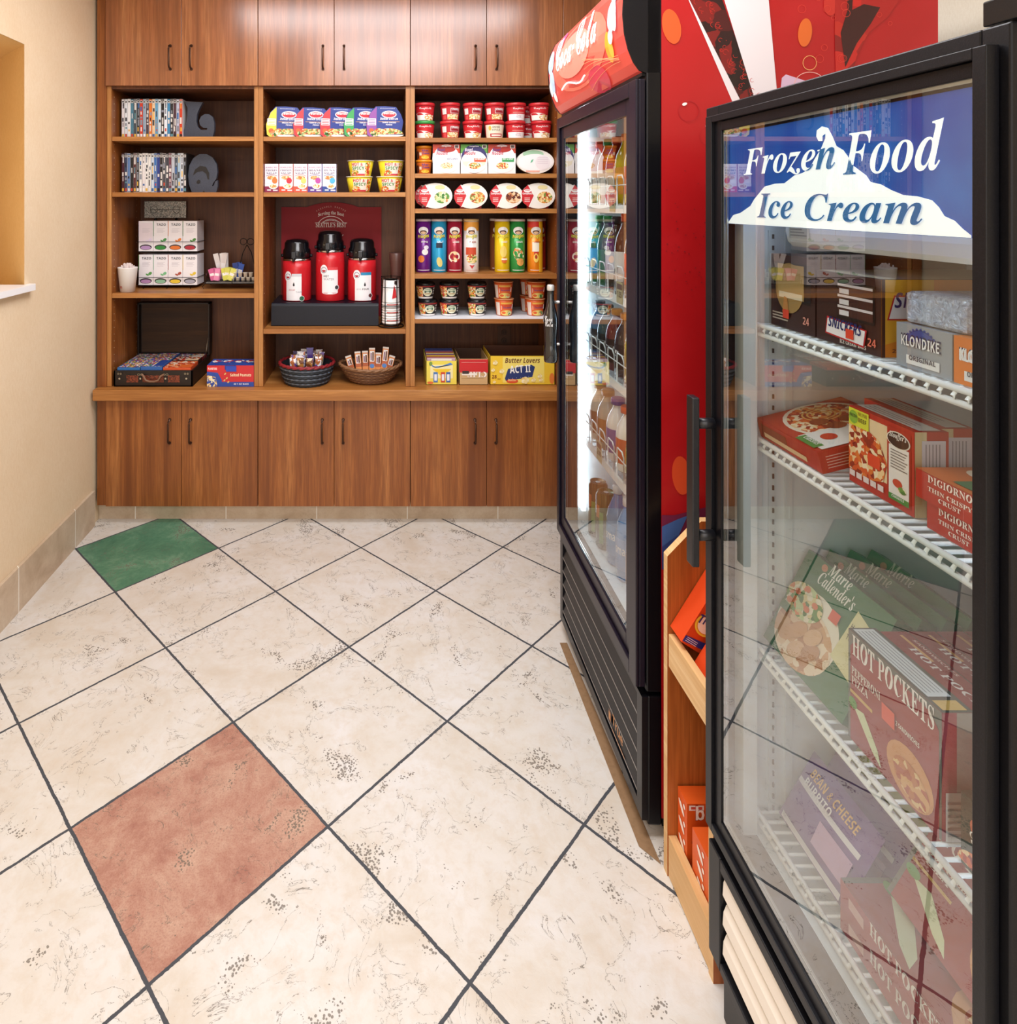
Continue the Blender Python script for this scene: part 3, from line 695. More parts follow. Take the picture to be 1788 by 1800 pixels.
MB().box((x0+x1)/2-.02, (x0+x1)/2+.028, Y-.003, Y-.0018, zb+h-.028, zb+h-.004, C('#2c48b0', .35)).build('tear_tab', t, 'dark blue tear tab')
# ================================================================ second bay
# ---- pasta trays, fanned one in front of the other
TRC = [('#e8cf3a', 'yellow'), ('#d8343c', 'red, beside the yellow one'), ('#d8343c', 'red, beside the green one'), ('#3fa35a', 'green'), ('#8e4a9c', 'purple')]
TX = [464, 515.4, 562.5, 604.3, 648]
for i, (c, cn) in enumerate(TRC):
    Y = 2.985; x0 = PX(TX[i]-(4 if i == 4 else 0), Y)+(.010 if i == 0 else 0); W = .183 if i < 4 else .176; h = .147 if i not in (1, 2, 3) else .143; z = B[0]+ES
    t = thing('pasta_tray', 'navy sleeved pasta meal tray with side band '+cn, 'meal tray', (x0, Y, z), 'pasta trays on the top shelf', math.radians(11 if i < 4 else 4))
    O = [(.004, .012), (.02, .0), (W-.03, .0), (W-.008, .03), (W, .075), (W-.012, .11), (W-.035, h-.004), (W*.5, h), (.045, h-.002), (.02, h-.03), (.0, .06)]
    f = front(x0, Y, z); m = MB().prism(O, f, -.018, 0, C('#243a8c', .35))
    m.poly(f, [(.004, .012), (.02, 0), (.047, 0), (.05, h-.003), (.022, h-.03), (.0, .06)], C(c, .35), .0006)
    m.rect(f, .006, .056, .046, .088, C('#efe6ec'), .0009)
    for q in range(4): m.rect(f, .010, .060+q*.007, .042, .063+q*.007, C(c, .4), .0012)
    m.disc(f, .108, .108, .036, .0175, C('#f2eef0'), .001, 24); m.disc(f, .108, .108, .031, .0135, C('#c8283a'), .0014, 24)
    m.text(f, 'Barilla', .108, .108, .052, .014, C('#ffffff'), 'sbi', .0018)
    m.text(f, 'Italian Entrées', .108, .082, .086, .012, C('#f4f4fa'), 'sbi'); m.rect(f, .058, .0725, .158, .0745, C('#e0a04a'))
    m.text(f, ['MEZZE PENNE', 'TOMATO & BASIL', 'MARINARA', 'TRADITIONAL', 'THREE CHEESE'][i], .108, .066, .066, .007, C('#f4f4fa'), 'sb'); m.text(f, 'PENNE', .108, .056, .03, .006, C('#f4f4fa'), 'sb')
    m.disc(f, .108, .014, .068, .028, PASTA, .0018, 26, 0, .12, 3.02); m.disc(f, .06, .012, .03, .03, NOOD, .0014, 16, 0, 0, 3.14); m.disc(f, .108, .012, .07, .011, C('#f4f0ea'), .0016, 24, 0, math.pi, 2*math.pi)
    for a, b in ((.03, .016), (.046, .012), (.036, .011)): m.disc(f, a, b+.002, .011, .010, SALAD, .0021, 12)
    m.disc(f, .024, .03, .012, .012, C('#d8602e'), .0019, 14)
    m.text(f, '•  MICROWAVEABLE  •', .10, h-.013, .085, .0045, C('#c8d0ec'), 'sb')
    m.build('printed_sleeve', t)
# ---- snack kits
KC = [('#8a2048', 'maroon', 'CHICKEN SALAD', '#e07838'), ('#d8482c', 'orange red', 'CHICKEN SALAD', '#e03040'), ('#e0553c', 'salmon red', 'CHICKEN SALAD', '#c8d070'), ('#5c3590', 'purple', 'HAM SALAD', '#b84aa0'), ('#2c4a96', 'navy blue', 'TUNA SALAD', '#50b0d8')]
for i, (c, cn, tx, bl) in enumerate(KC):
    Y = 2.985; w_ = .0682; x0 = PX(465, Y)+w_*i+.0005; W = w_-.0016; h = .134; z = B[1]+ES
    t = thing('snack_kit_box', 'narrow white snack kit box with %s base' % cn, 'snack box', (x0+W/2, Y+.02, z), 'snack kits on the second shelf')
    m = MB().box(x0, x0+W, Y, Y+.042, z, z+h, C('#efeaf0', .4)); f = front(x0, Y, z)
    for a, b, cc, dd in ((0, 0, W, .028), ): m.rect(f, a, b, cc, dd, C(c), .0006)
    for a in (0, W-.0015): m.rect(f, a, 0, a+.0015, h, C(c), .0007)
    w1, w2 = tx.split(); m.text(f, w1, W/2, .099, W*.8, .009, C('#6a5a78'), 'rb'); m.text(f, w2, W/2, .086, W*.72, .009, C('#6a5a78'), 'rb')
    m.text(f, 'BUMBLE BEE', W/2, .114, W*.8, .007, C('#b89ab0'), 'sb')
    m.ring(f, W/2, .075, .027, .008, .0018, C(c), .001, 20, 0, 3.14); m.disc(f, W/2, .069, .022, .009, food('cracker_photo', ['#e0b070', '#c88040', '#f0dcb0'], 120), .0012, 18)
    m.disc(f, W*.72, .055, .013, .014, C(bl), .0014, 16); m.disc(f, W*.62, .028, .021, .013, C('#f6f3f0'), .0016, 20); m.disc(f, W*.62, .029, .016, .009, SOUP, .002, 18)
    m.rect(f, .006, .042, .03, .058, C('#fbfafc'), .0011); m.rect(f, .012, .008, .03, .013, C('#f6f0f4'), .0011); m.rect(f, .04, .006, .062, .012, C('#e8d8e0'), .0011)
    m.build('box_body', t)
# ---- tubs and bowls
def tub(name, cat, lab, grp, cx, cy, z, rt, rb, h, body, lid, lidh, prints, lidlab=None, ang=0, rim=.002, dome=0):
    t = thing(name, lab, cat, (cx, cy, z), grp)
    m = MB().lathe((cx, cy, z), [(rb*.9, 0), (rb, .002), (rt, h-lidh), (rt-.002, h-lidh)], body, 32)
    rad = lambda b: rb+(rt-rb)*max(0, min(1, (b-.002)/(h-lidh-.002)))
    prints(m, CYL((cx, cy, z), rad, ang)); m.build('printed_tub', t)
    pr = [(rt+rim, h-lidh+.0005), (rt+rim+.0005, h-.002), (rt+rim-.0015, h)]
    if dome: pr = [(rt+rim, h-lidh+.0005), (rt+rim, h-lidh*.5), (rt-.002, h-lidh*.3), (rt-.006, h-.001), (rt*.6, h)]
    m = MB().lathe((cx, cy, z), pr, lid, 32); m.build('lid', t, lidlab); return t
def hot(m, f):
    m.rect(f, -.030, .012, .05, .064, C('#f2e6da'), .0008, 12)
    m.rect(f, .028, .004, .052, .066, NOOD, .001, 5); m.disc(f, -.018, .018, .018, .012, NOOD, .0016, 16); m.rect(f, -.04, .003, .03, .012, C('#e0c8d4') if 0 else C('#c8404a'), .001, 10)
    m.text(f, 'HOT &', -.006, .049, .046, .016, C('#c8202c'), 'sb', .0018); m.text(f, 'SPICY', -.002, .031, .052, .015, C('#2f8f46'), 'sb', .0018)
YEL = C('#ecd832', .4)
for k, (px, r) in enumerate(((633.5, 1), (687.5, 1), (631, 0), (685.5, 0))):
    Y = 3.0; cx = PX(px, Y); z = B[1]+ES+r*.0770
    tub('noodle_bowl', 'noodle bowl', 'yellow hot and spicy noodle bowl, %s %s' % ('upper' if r else 'lower', 'left of four, nearer the snack kits' if k % 2 == 0 else 'right of four'), 'yellow noodle bowls in two stacks', cx, Y+.062, z, .0625, .049, .0762, YEL, C('#f2efe4', .4), .003, hot, None, (-.15, .1, .12, -.1)[k], .0035)
# ---- coffee corner
Y = 3.03; z = B[2]+ES; x0, x1 = PX(476.5, Y), PX(665.5, Y)
t = thing('flask_riser', 'long black riser box under the three coffee flasks', 'riser', ((x0+x1)/2, 3.15, z))
f = FR((0, 0, 0), (0, -1, 0), (0, 0, 1)); h0, h1 = .108, .112
m = MB(); q = FR((x0, 0, 0), (0, 1, 0), (0, 0, 1))
m.prism([(3.032, z), (3.29, z), (3.29, z+h1), (3.05, z+h0), (3.04, z+h0-.012)], lambda a, b, d=0: Vector((x0+d, a, b)), 0, x1-x0, speck('black_gloss_plastic', '#0a0c16', '#1c2036', 500, .35))
m.build('riser_body', t, bev=.003)
zr = z+h1-.003
t = thing('sign_board', 'dark red advertising board with an arched top, behind the coffee flasks', 'sign', (PX(582, 3.3), 3.303, z))
f = front(0, 3.300, 0); Ys = 3.30; L, R_ = PX(494.5, Ys), PX(670.5, Ys); zt_ = PZ(364, Ys); za = PZ(355.5, Ys)
pts = [(L, z), (R_, z), (R_, zt_)]
for i in range(13):
    u = i/12; xx = PX(630, Ys)+(PX(540, Ys)-PX(630, Ys))*u; pts.append((xx, zt_+(za-zt_)*math.sin(math.pi*u)**.8))
pts.append((L, zt_))
m = MB().prism(pts, f, -.006, 0, C('#960c1c', .65)); f2 = front(0, Ys, 0)
m.build('board', t)
m = MB(); cxp = PX(582, Ys); WH = C('#f4ece6')
g = lambda px, py: (PX(px, Ys), PZ(py, Ys))
a = 'FRIENDLY BREWED'
for i, ch in enumerate(a):
    if ch == ' ': continue
    th = (i-(len(a)-1)/2)*.087; rr = .125; cz = PZ(402, Ys)
    m.text(f2, ch, cxp+rr*math.sin(th), cz+rr*math.cos(th)-.013, .0062, .0075, C('#d8a8a0'), 'rb', .001, rot=-th)
m.text(f2, 'Serving the Best', cxp, PZ(380, Ys)+.004, .135, .024, WH, 'rb', .0012, arc=.012)
for r_, w_ in ((.077, .003), (.060, .002)): m.ring(f2, cxp, PZ(403, Ys), r_, r_*.9, w_, WH, .001, 30, .55, 2.59)
m.text(f2, 'FRESH ROASTED DARK OR LIGHT', cxp, PZ(387, Ys)-.003, .09, .006, WH, 'sb', .001, arc=.012)
m.text(f2, "SEATTLE'S BEST", cxp, PZ(399.5, Ys), .158, .026, WH, 'rb', .0016)
for r_, w_ in ((.077, .003), (.060, .002)): m.ring(f2, cxp, PZ(400, Ys), r_, r_*.9, w_, WH, .001, 20, 3.7, 5.72)
m.rect(f2, cxp-.084, PZ(392, Ys), cxp-.06, PZ(392, Ys)+.002, WH); m.rect(f2, cxp+.06, PZ(392, Ys), cxp+.084, PZ(392, Ys)+.002, WH)
m.build('printed_logo', t, 'white lettering and crest')
REDF = C('#c8202a', .3)
def flask(cx, hb, lab, prints):
    cy = 3.155; z = zr+ES; t = thing('coffee_flask', lab, 'flask', (cx, cy, z), 'coffee flasks on the riser'); r = .0715
    m = MB().lathe((cx, cy, z), [(r*.97, 0), (r, .004), (r, hb*.8), (r*.965, hb)], REDF, 40); m.build('body', t, 'glossy red body')
    m = MB(); f = CYL((cx, cy, z), r, 0); prints(m, f, hb); m.build('label_wrap', t, 'white printed label')
    MB().lathe((cx, cy, z), [(r*.965, hb+.0003), (r*.98, hb+.002), (r*.98, hb+.009), (r*.93, hb+.011)], C('#c8c6c4', .2, 1), 40).build('steel_collar', t, 'chrome collar')
    z1 = z+hb+.011
    m = MB().lathe((cx, cy, z1), [(r*.93, .0003), (r*.97, .012), (r*.95, .04), (r*.86, .05), (r*.84, .075), (r*.72, .089), (r*.3, .095), (0, .096)], C('#0d0d12', .18), 36); m.build('pump_lid', t, 'shiny black pump lid')
    m = MB().box(cx-.018, cx+.006, cy-r*1.17, cy-r*.88, z1+.003, z1+.036, C('#101016', .25)); m.lathe((cx-.006, cy-r*1.1, z1-.012), [(.006, 0), (.008, .02)], C('#101016', .25), 12); m.build('spout', t, bev=.003)
    for s in (-1, 1): MB().lathe((cx+s*r*1.0, cy, z1+.012), [(.008, -.006), (.008, .006)], C('#222228', .3, .5), 12, axis='x').build('hinge', t)
WL = C('#f0edf0', .4)
def lab_base(m, f, x0, z0, x1, z1, top):
    m.rect(f, x0, z0, x1, z1, WL, .0008, 12); m.rect(f, x0+.03, z1, x1, z1+.014, top, .0008, 6)
    m.disc(f, x0+.010, z1, .019, .026, WL, .0012, 24); m.ring(f, x0+.010, z1, .0145, .0145, .0022, C('#4a4a72'), .0016); m.disc(f, x0+.010, z1, .0095, .0095, C('#b02030'), .0016, 16, 0, math.pi, 2*math.pi)
def p_decaf(m, f, h):
    lab_base(m, f, -.046, .004, .032, h-.075, C('#cfd0d6')); m.text(f, 'DECAF', -.03, .052, .03, .008, C('#b03038'), 's', al='l'); m.text(f, 'THREE', .004, .041, .03, .008, C('#9a9aa4'), 's', al='l', d=.0012)
    m.disc(f, -.006, .080, .0045, .006, C('#1c1c22'), .0014, 12); m.poly(f, [(-.0105, .082), (-.0015, .082), (-.006, .095)], C('#1c1c22'), .0014); m.disc(f, .033, .014, .012, .012, C('#2f6a4c'), .0018, 18); m.ring(f, .033, .014, .0135, .0135, .002, WL, .002)
def p_water(m, f, h):
    lab_base(m, f, -.036, .042, .044, h-.085, C('#d8424a')); m.disc(f, .004, .043, .04, .008, WL, .0009, 20, 0, math.pi, 2*math.pi)
    m.text(f, 'HOT', -.027, .118, .026, .011, C('#4a4a50'), 'sb', al='l'); m.text(f, 'WATER', -.027, .103, .052, .011, C('#8a8a92'), 's', al='l'); m.disc(f, .038, .068, .012, .012, WL, .0014, 18); m.disc(f, .038, .068, .0095, .0095, C('#3a3a40'), .0018, 18)
def p_four(m, f, h):
    lab_base(m, f, -.034, .004, .050, h-.072, C('#2a8ab8')); m.text(f, 'LEVEL', -.026, .056, .026, .008, C('#b0b0b8'), 's', al='l'); m.text(f, 'FOUR', .004, .056, .032, .009, C('#3a3a40'), 'sb', al='l')
    m.disc(f, .016, .080, .0045, .006, C('#1c1c22'), .0014, 12); m.poly(f, [(.0115, .082), (.0205, .082), (.016, .095)], C('#1c1c22'), .0014); m.disc(f, .044, .028, .012, .012, WL, .0014, 18); m.disc(f, .044, .028, .0095, .0095, C('#5a2a2a'), .0018, 18)
flask(PX(522, 3.155), .196, 'shorter red coffee flask with grey-topped label, left of the three', p_decaf)
flask(PX(580.5, 3.155), .238, 'taller red flask labelled hot water, in the middle of the three', p_water)
flask(PX(636.5, 3.155), .200, 'shorter red coffee flask with blue-topped label, right of the three', p_four)
# ---- lid and cup stand
cx, cy = PX(687.5, 3.02), 3.03; z = B[2]+ES
t = thing('cup_lid_stand', 'black wire stand holding a stack of white paper cups, right of the riser', 'cup stand', (cx, cy, z))
m = MB(); circ = lambda r, zz, n=24: [(cx+r*math.cos(2*math.pi*k/n), cy+r*math.sin(2*math.pi*k/n), zz) for k in range(n)]
m.tube(circ(.060, z+.004), .003, WB, closed=True); m.tube(circ(.048, z+.012), .002, WB, closed=True)
for zz in (z+.10, z+.19, z+.235): m.tube(circ(.048, zz), .0018, WB, closed=True)
for k in range(5):
    a = 2*math.pi*k/5+.3; c_, s_ = math.cos(a), math.sin(a); m.tube([(cx+.06*c_, cy+.06*s_, z+.004), (cx+.048*c_, cy+.048*s_, z+.015), (cx+.048*c_, cy+.048*s_, z+.24)], .0022, WB)
m.build('wire_stand', t, 'black wire')
for k in range(8):
    zz = z+.016+.0125*k
    o = MB().lathe((cx, cy, zz), [(.042, 0), (.0435, .003), (.0435, .008), (.041, .011)], C('#f2efee', .4), 28)
    if k % 3 == 1: o.rect(CYL((cx, cy, zz), .0435, .2), -.03, .003, .03, .008, C('#b84038'), .0006, 8)
    tag(o.build('nested_paper_cup'), 'white paper cup nested in the lower part of the wire stand', 'cup', 'nested white cups in the wire stand')
zz = z+.117
o = MB().lathe((cx, cy, zz), [(.042, 0), (.042, .003), (.036, .105), (.034, .106)], C('#f2f0ef', .4), 28); ff = CYL((cx, cy, zz), lambda b: .042-.006*b/.105)
o.poly(ff, [(.004, .02), (.026, .026), (.024, .06), (.015, .085), (.010, .06)], C('#cc2c30'), .003); o.poly(ff, [(.016, .09), (.03, .084), (.033, .104), (.018, .105)], C('#3a2a28'), .003)
o.lathe((cx, cy, zz), [(.034, .106), (.0, .106)], C('#f2f0ef', .4), 20)
tag(o.build('paper_cup'), 'upside-down white paper cup printed with red triangle, on top of the wire stand stack', 'cup')
m = MB(); cx2 = PX(697, 3.16); 
m.lathe((cx2, 3.16, z), [(.034, 0), (.03, .006), (.026, .03), (.028, .24), (.034, .30), (.036, .34), (.034, .342)], C('#5a3a34', .35), 24)
tag(m.build('stirrer_dispenser'), 'dark brown tapered plastic column standing behind the white cups', 'dispenser')
# ---- baskets with snack bars
def basket(cx, cy, rb, rt, h, sy, m1, m2, rimc, lab, rows, seed, dip=0, lean=1):
    z = ZCT+ES; t = thing('wicker_basket', lab, 'basket', (cx, cy, z), None); R = random.Random(seed)
    M = MB(); rr = lambda u: rb+(rt-rb)*(u**.7)
    M.lathe((cx, cy, z), [(rb*.96, .001), (rb, .004)]+[(rr(u/8)-.004, h*u/8) for u in range(1, 9)]+[(rr(1)-.007, h), (rr(.5)-.008, h*.5), (rb*.88, .012), (0, .012)], m2, 36, sy=sy)
    n = 54
    for k in range(rows):
        zz = .004+(h-.006)*k/(rows-1); u = k/(rows-1); r0 = rr(u); hh = h/rows*.56
        pts = []
        for i in range(n):
            a = 2*math.pi*i/n; w_ = .0022*(1 if (i+k) % 2 else -1)+R.uniform(-.0006, .0006); d = dip*math.cos(2*a)*u
            pts.append((cx+(r0+w_)*math.cos(a), cy+(r0+w_)*math.sin(a)*sy, z+zz+d))
        M.tube(pts, hh, m1 if k % 2 else m2, 5, True)
    M.build('woven_body', t)
    rim = MB()
    for k in range(2):
        pts = []
        for i in range(60):
            a = 2*math.pi*i/60; q = 2*math.pi*i/60*12+k*math.pi; r0 = rt+.001+.0035*math.cos(q)
            pts.append((cx+r0*math.cos(a), cy+r0*math.sin(a)*sy, z+h+.004+.0035*math.sin(q)+dip*math.cos(2*a)))
        rim.tube(pts, .0058, rimc, 6, True)
    rim.build('braided_rim', t)
    return z
z = basket(PX(539.5, 3.035), 3.035, .098, .128, .092, .98, speck('dark_grey_reed', '#5c6470', '#20252c', 300, .6), C('#20252c', .6), C('#8a2028', .5), 'round dark grey woven basket with a dark red rim, full of wrapped snacks', 9, 3)
cxb = PX(539.5, 3.035)
spots = [(gx, gy) for gy in [-.064+.0185*k for k in range(8)] for gx in (-.0585, -.0195, .0195, .0585) if math.hypot(gx, gy) < .079]
spots.sort(key=lambda p: abs(p[0]-.0195)+abs(p[1]+.03))
for i, (gx, gy) in enumerate(spots):
    xx, yy = cxb+gx, 3.035+gy
    M = Matrix.Translation((xx, yy, z+.056+random.uniform(0, .010))) @ Matrix.Rotation(random.uniform(-.10, .10), 4, 'Y') @ Matrix.Rotation(random.uniform(-.08, .08), 4, 'Z')
    o = MB(); hgt = random.uniform(.058, .082) if i else .105; wd = .0150
    prof = [(0, 1.15, .15), (.08, 1, .5), (.3, .92, 1), (.7, .92, 1), (.92, 1, .5), (1, 1.15, .15)]; vs = []
    for u, a1, b1 in prof:
        for dx, dy in ((-1, -1), (0, -1.2), (1, -1), (1, 1), (0, 1.2), (-1, 1)): vs.append(M @ Vector((dx*wd*a1, dy*.006*b1, u*hgt)))
    fs = [(j*6+k, j*6+(k+1) % 6, (j+1)*6+(k+1) % 6, (j+1)*6+k) for j in range(5) for k in range(6)]+[tuple(range(6))[::-1], tuple(range(30, 36))]
    if i == 0: mt, lb = C('#3a2470', .3), 'dark purple wrapped bar standing tallest in the dark round basket'
    elif i % 3 == 0: mt, lb = food('brown_gold_wrapper', ['#b07838', '#6a3a20', '#e8d8b8', '#8a5a28'], 60, .3), 'brown and gold wrapped snack in the dark round basket'
    else: mt, lb = WRAP, 'white and purple wrapped snack in the dark round basket'
    tag(o.add(vs, fs, mt).build('snack_bar'), lb, 'snack bar', 'wrapped snacks in the dark basket' if i else None)
WAV = speck('brown_willow', '#8a6242', '#3a2618', 260, .55)
z = basket(PX(651, 3.045), 3.045, .085, .147, .078, .72, WAV, C('#6a4630', .6), WAV, 'wide oval brown willow basket with a wavy rim, holding orange wrapped bars', 10, 5, .006)
ORW = C('#e0883a', .35)
for i, (px, tp, rot) in enumerate(((621, 627, -.30), (632, 621, -.10), (643, 620, -.04), (654, 615, .0), (664, 623, .04), (674, 613, .10), (681, 627, .28))):
    Y = 3.03-.014*(i % 2); cx = PX(px, Y)
    M = Matrix.Translation((cx, Y, z+.036)) @ Matrix.Rotation(rot, 4, 'Y') @ Matrix.Rotation(-.28, 4, 'X')
    hgt = PZ(tp, Y)-z-.030; o = MB(); w_ = .0142
    f = lambda a, b, d=0, M=M: M @ Vector((a, -.004-d, b))
    o.box(-w_, w_, -.004, .006, .0, hgt, ORW, M)
    o.rect(f, -w_, hgt-.008, w_, hgt, C('#e8ded6', .3), .0008); o.rect(f, -w_, hgt*.35, w_*1, hgt*.52, C('#b85a28'), .0006); o.rect(f, -w_*.7, hgt*.5, w_*.75, hgt-.014, C('#f4f0ee'), .001)
    o.rect(f, w_*.05, hgt*.52, w_*.6, hgt-.02, C('#6a3a20'), .0016); o.rect(f, -w_*.5, hgt*.54, -w_*.1, hgt-.024, C('#8a5a78'), .0016)
    if i in (3, 5): o.disc(f, 0, hgt*.34, w_*.8, w_*.7, C('#4a7ab8'), .0018, 14)
    tag(o.build('snack_bar'), 'orange and white wrapped bar, %s from the left in the oval willow basket' % ORD[i], 'snack bar', 'orange bars in the willow basket')

# ================================================================ third bay
REDL = C('#c8242c', .4)
def soup_a(m, f, tx='Campbells', sub=0):
    m.rect(f, -.05, .002, .05, .062, C('#c8202a'), .0006, 16)
    m.rect(f, -.042, .002, .042, .026, C('#f2efe8'), .0010, 12); m.disc(f, -.006, .026, .04, .010, C('#f2efe8'), .0014, 20, -.15)
    m.text(f, tx, .0, .050, .052, .013, C('#ffffff'), 'sc', .0020); m.disc(f, .018, .014, .022, .014, SOUP, .0022, 16)
def soup_chunky(m, f):
    m.rect(f, -.05, .002, .05, .062, C('#b8202a'), .0006, 16); m.rect(f, -.045, .03, -.024, .058, C('#ece4e0'), .001, 3); m.rect(f, -.02, .006, .034, .030, SOUP, .001, 8); m.rect(f, -.042, .006, -.026, .026, C('#d84a4a'), .001, 3)
    m.rect(f, -.006, .034, .036, .058, C('#e8dcdc'), .0012, 6); m.rect(f, -.004, .036, .034, .056, C('#9a1a2a'), .0016, 6); m.text(f, 'Chunky', .015, .045, .034, .014, C('#ffffff'), 'sb', .0022)
def soup_w(m, f):
    m.rect(f, -.05, .002, .05, .066, C('#efe6d0'), .0006, 16); m.rect(f, -.026, .008, .030, .024, C('#b8303a'), .0012, 8); m.text(f, 'HOME', .0, .050, .032, .009, C('#6a5a4a'), 'rb', .0018); m.text(f, 'STYLE', .0, .037, .036, .009, C('#6a5a4a'), 'rb', .0018); m.disc(f, -.026, .05, .006, .011, C('#d8b848'), .0018)
    m.rect(f, -.02, .0125, .024, .0195, C('#f4ece0'), .0016, 8)
def soup_d(m, f):
    m.rect(f, -.05, .002, .05, .062, C('#c8202a'), .0006, 16); m.rect(f, -.042, .002, .042, .031, C('#f4f0f2'), .001, 14); m.text(f, 'Campbells', .004, .049, .046, .013, C('#ffffff'), 'sc', .002); m.rect(f, -.02, .037, .03, .0395, C('#f0b0a8'), .0018, 6)
    m.text(f, 'Chicken', .006, .022, .022, .006, C('#c86a80'), 's', .002); m.text(f, 'Noodle', .006, .014, .024, .006, C('#7a6a90'), 's', .002)
SOUPS = [[(747.5, soup_a, 'wavy white label'), (792.5, soup_chunky, 'boxed name and yellow patch'), (833, soup_chunky, 'boxed name, under tilt'), (871, soup_chunky, 'centred boxed name'), (909, soup_d, 'half white label'), (950, soup_a, 'wavy white label')],
         [(747.5, soup_a, 'green lid'), (792.5, soup_chunky, 'blue patch'), (832.5, soup_a, 'wavy white label'), (870.5, soup_w, 'mostly cream label'), (908, soup_d, 'half white label'), (954, soup_a, 'wavy white label')]]
PL = [1, 2, 3, 4, 5, 6]
for r in (0, 1):
    for i, (px, fn, ds) in enumerate(SOUPS[r]):
        Y = 2.99; cx = PX(px, Y+.02); green = (r == 1 and i == 0); z = D[0]+ES+(.0858 if r == 0 else 0)
        tub('soup_cup', 'soup cup', 'soup cup with %s lid and %s, %s in the %s row' % ('green' if green else 'red', ds if not green else 'white wave', ORD[i], 'upper' if r == 0 else 'lower'), 'soup cups in two tiers on the top shelf', cx, Y+.05, z, .0465, .0395, .085, C('#b8202a', .4), C('#3a9a4c', .4) if green else C('#cf2c34', .35), .016, fn, None, (.0, .1, -.05, .05, 0, -.1)[i])
for r in (0, 1):
    tub('soup_cup', 'soup cup', 'partly hidden red soup cup behind the sixth stack, %s' % ('upper' if r else 'lower'), None, PX(934, 3.12), 3.15, D[0]+ES+r*.0858, .0465, .0395, .085, C('#b8202a', .4), C('#cf2c34', .35), .016, soup_a)
# row two
def mini(m, f):
    m.rect(f, -.04, .002, .04, .05, C('#d86a20'), .0006, 14); m.rect(f, -.036, .006, -.026, .04, C('#3a2a28'), .001, 3); m.text(f, 'Mac', .004, .038, .026, .010, C('#5a3a8a'), 'sb', .0018); m.text(f, 'Cheese', .006, .026, .034, .010, C('#5a3a8a'), 'sb', .0018); m.disc(f, .004, .012, .018, .008, C('#ecc23a'), .0018); m.rect(f, -.022, .02, -.012, .034, C('#efe0c8'), .0012, 2)
for r in (0, 1):
    tub('snack_tub', 'snack tub', 'small orange pasta tub, %s of two stacked' % ('upper' if r else 'lower'), 'orange tubs on the second shelf', PX(745.5, 3.02), 3.03, D[1]+ES+r*.0672, .0375, .031, .0665, C('#d8702a', .4), C('#ee9420', .35), .012, mini)
for i, (xa, xb, c1, c2, dsc) in enumerate(((761, 808.5, '#c8442c', '#f2ece8', 'pale sleeve with orange corners'), (810, 857, '#5a9a3c', '#3a3a78', 'green corner and dark blue arch'), (858.5, 906.5, '#b8402c', '#e8e8ee', 'red top and green flash'))):
    Y = 2.985; x0, x1 = PX(xa, Y), PX(xb, Y); W = x1-x0; h = .139; z = D[1]+ES
    t = thing('noodle_bowl', 'square sleeved bowl of noodles standing on edge, '+dsc, 'noodle bowl', ((x0+x1)/2, Y+.02, z), 'upright noodle bowls on the second shelf')
    f = front(x0, Y, z); m = MB().prism([(0, 0), (W, 0), (W, h*.35), (W+.002, h*.5), (W, h*.7), (W, h), (0, h), (0, h*.7), (-.002, h*.5), (0, h*.35)], f, -.004, 0, C('#efecec', .45))
    m.rect(f, 0, h*.7, W, h, C(c1), .0006); m.disc(f, W/2, h*.5, W*.49, h*.49, C(c2), .001, 30); m.disc(f, W/2, h*.40, W*.485, h*.38, C('#f3efee'), .0014, 30)
    if i == 1: m.disc(f, W/2, h*.5, W*.49, h*.49, C('#37316a'), .0012, 30); m.poly(f, [(W*.03, h*.55), (W*.1, h*.42), (W*.9, h*.42), (W*.97, h*.55), (W*.9, h*.3), (W*.5, h*.1), (W*.1, h*.3)], C('#f0e4ca'), .0016)
    else: m.disc(f, W/2, h*.84, W*.34, h*.12, C('#a82a20'), .0017, 24)
    m.text(f, 'Bowl', W*.3, h*.76, W*.3, .016, C('#4a3a80' if i != 1 else '#e8e0f0'), 'sbi', .0022); m.text(f, 'Noodle', W*.34, h*.64, W*.42, .016, C('#c0405a'), 'sbi', .0022)
    m.disc(f, W*.52, h*.27, W*.28, h*.15, C('#f6f2ec'), .002, 24); m.disc(f, W*.52, h*.27, W*.23, h*.11, NOOD if i else SOUP, .0026, 24)
    m.rect(f, W*.5, h*.40, W*.94, h*.53, C(('#dfe2ea', '#d8562e', '#3aa05a')[i]), .0022); m.text(f, 'SHRIMP' if i == 1 else 'HOT & SPICY', W*.72, h*.465, W*.38, .010, C('#ffffff' if i else '#8a8aa0'), 'sb', .0026)
    m.text(f, 'nongshim', W*.5, h*.9, W*.34, .008, C('#ffffff'), 'sb', .0024)
    m.rect(f, W*.8, h*.86, W*.96, h*.98, C('#f0ece8'), .002); m.rect(f, W*.82, h*.875, W*.94, h*.965, C('#5a4a48'), .0024)
    m.build('printed_sleeve', t)
    MB().lathe((x0+W/2, Y, z+h/2), [(W*.49, .0042), (W*.42, .06), (.0, .061)], C('#f0f0f0', .5), 28, axis='y').build('bowl', t, 'white foam bowl')
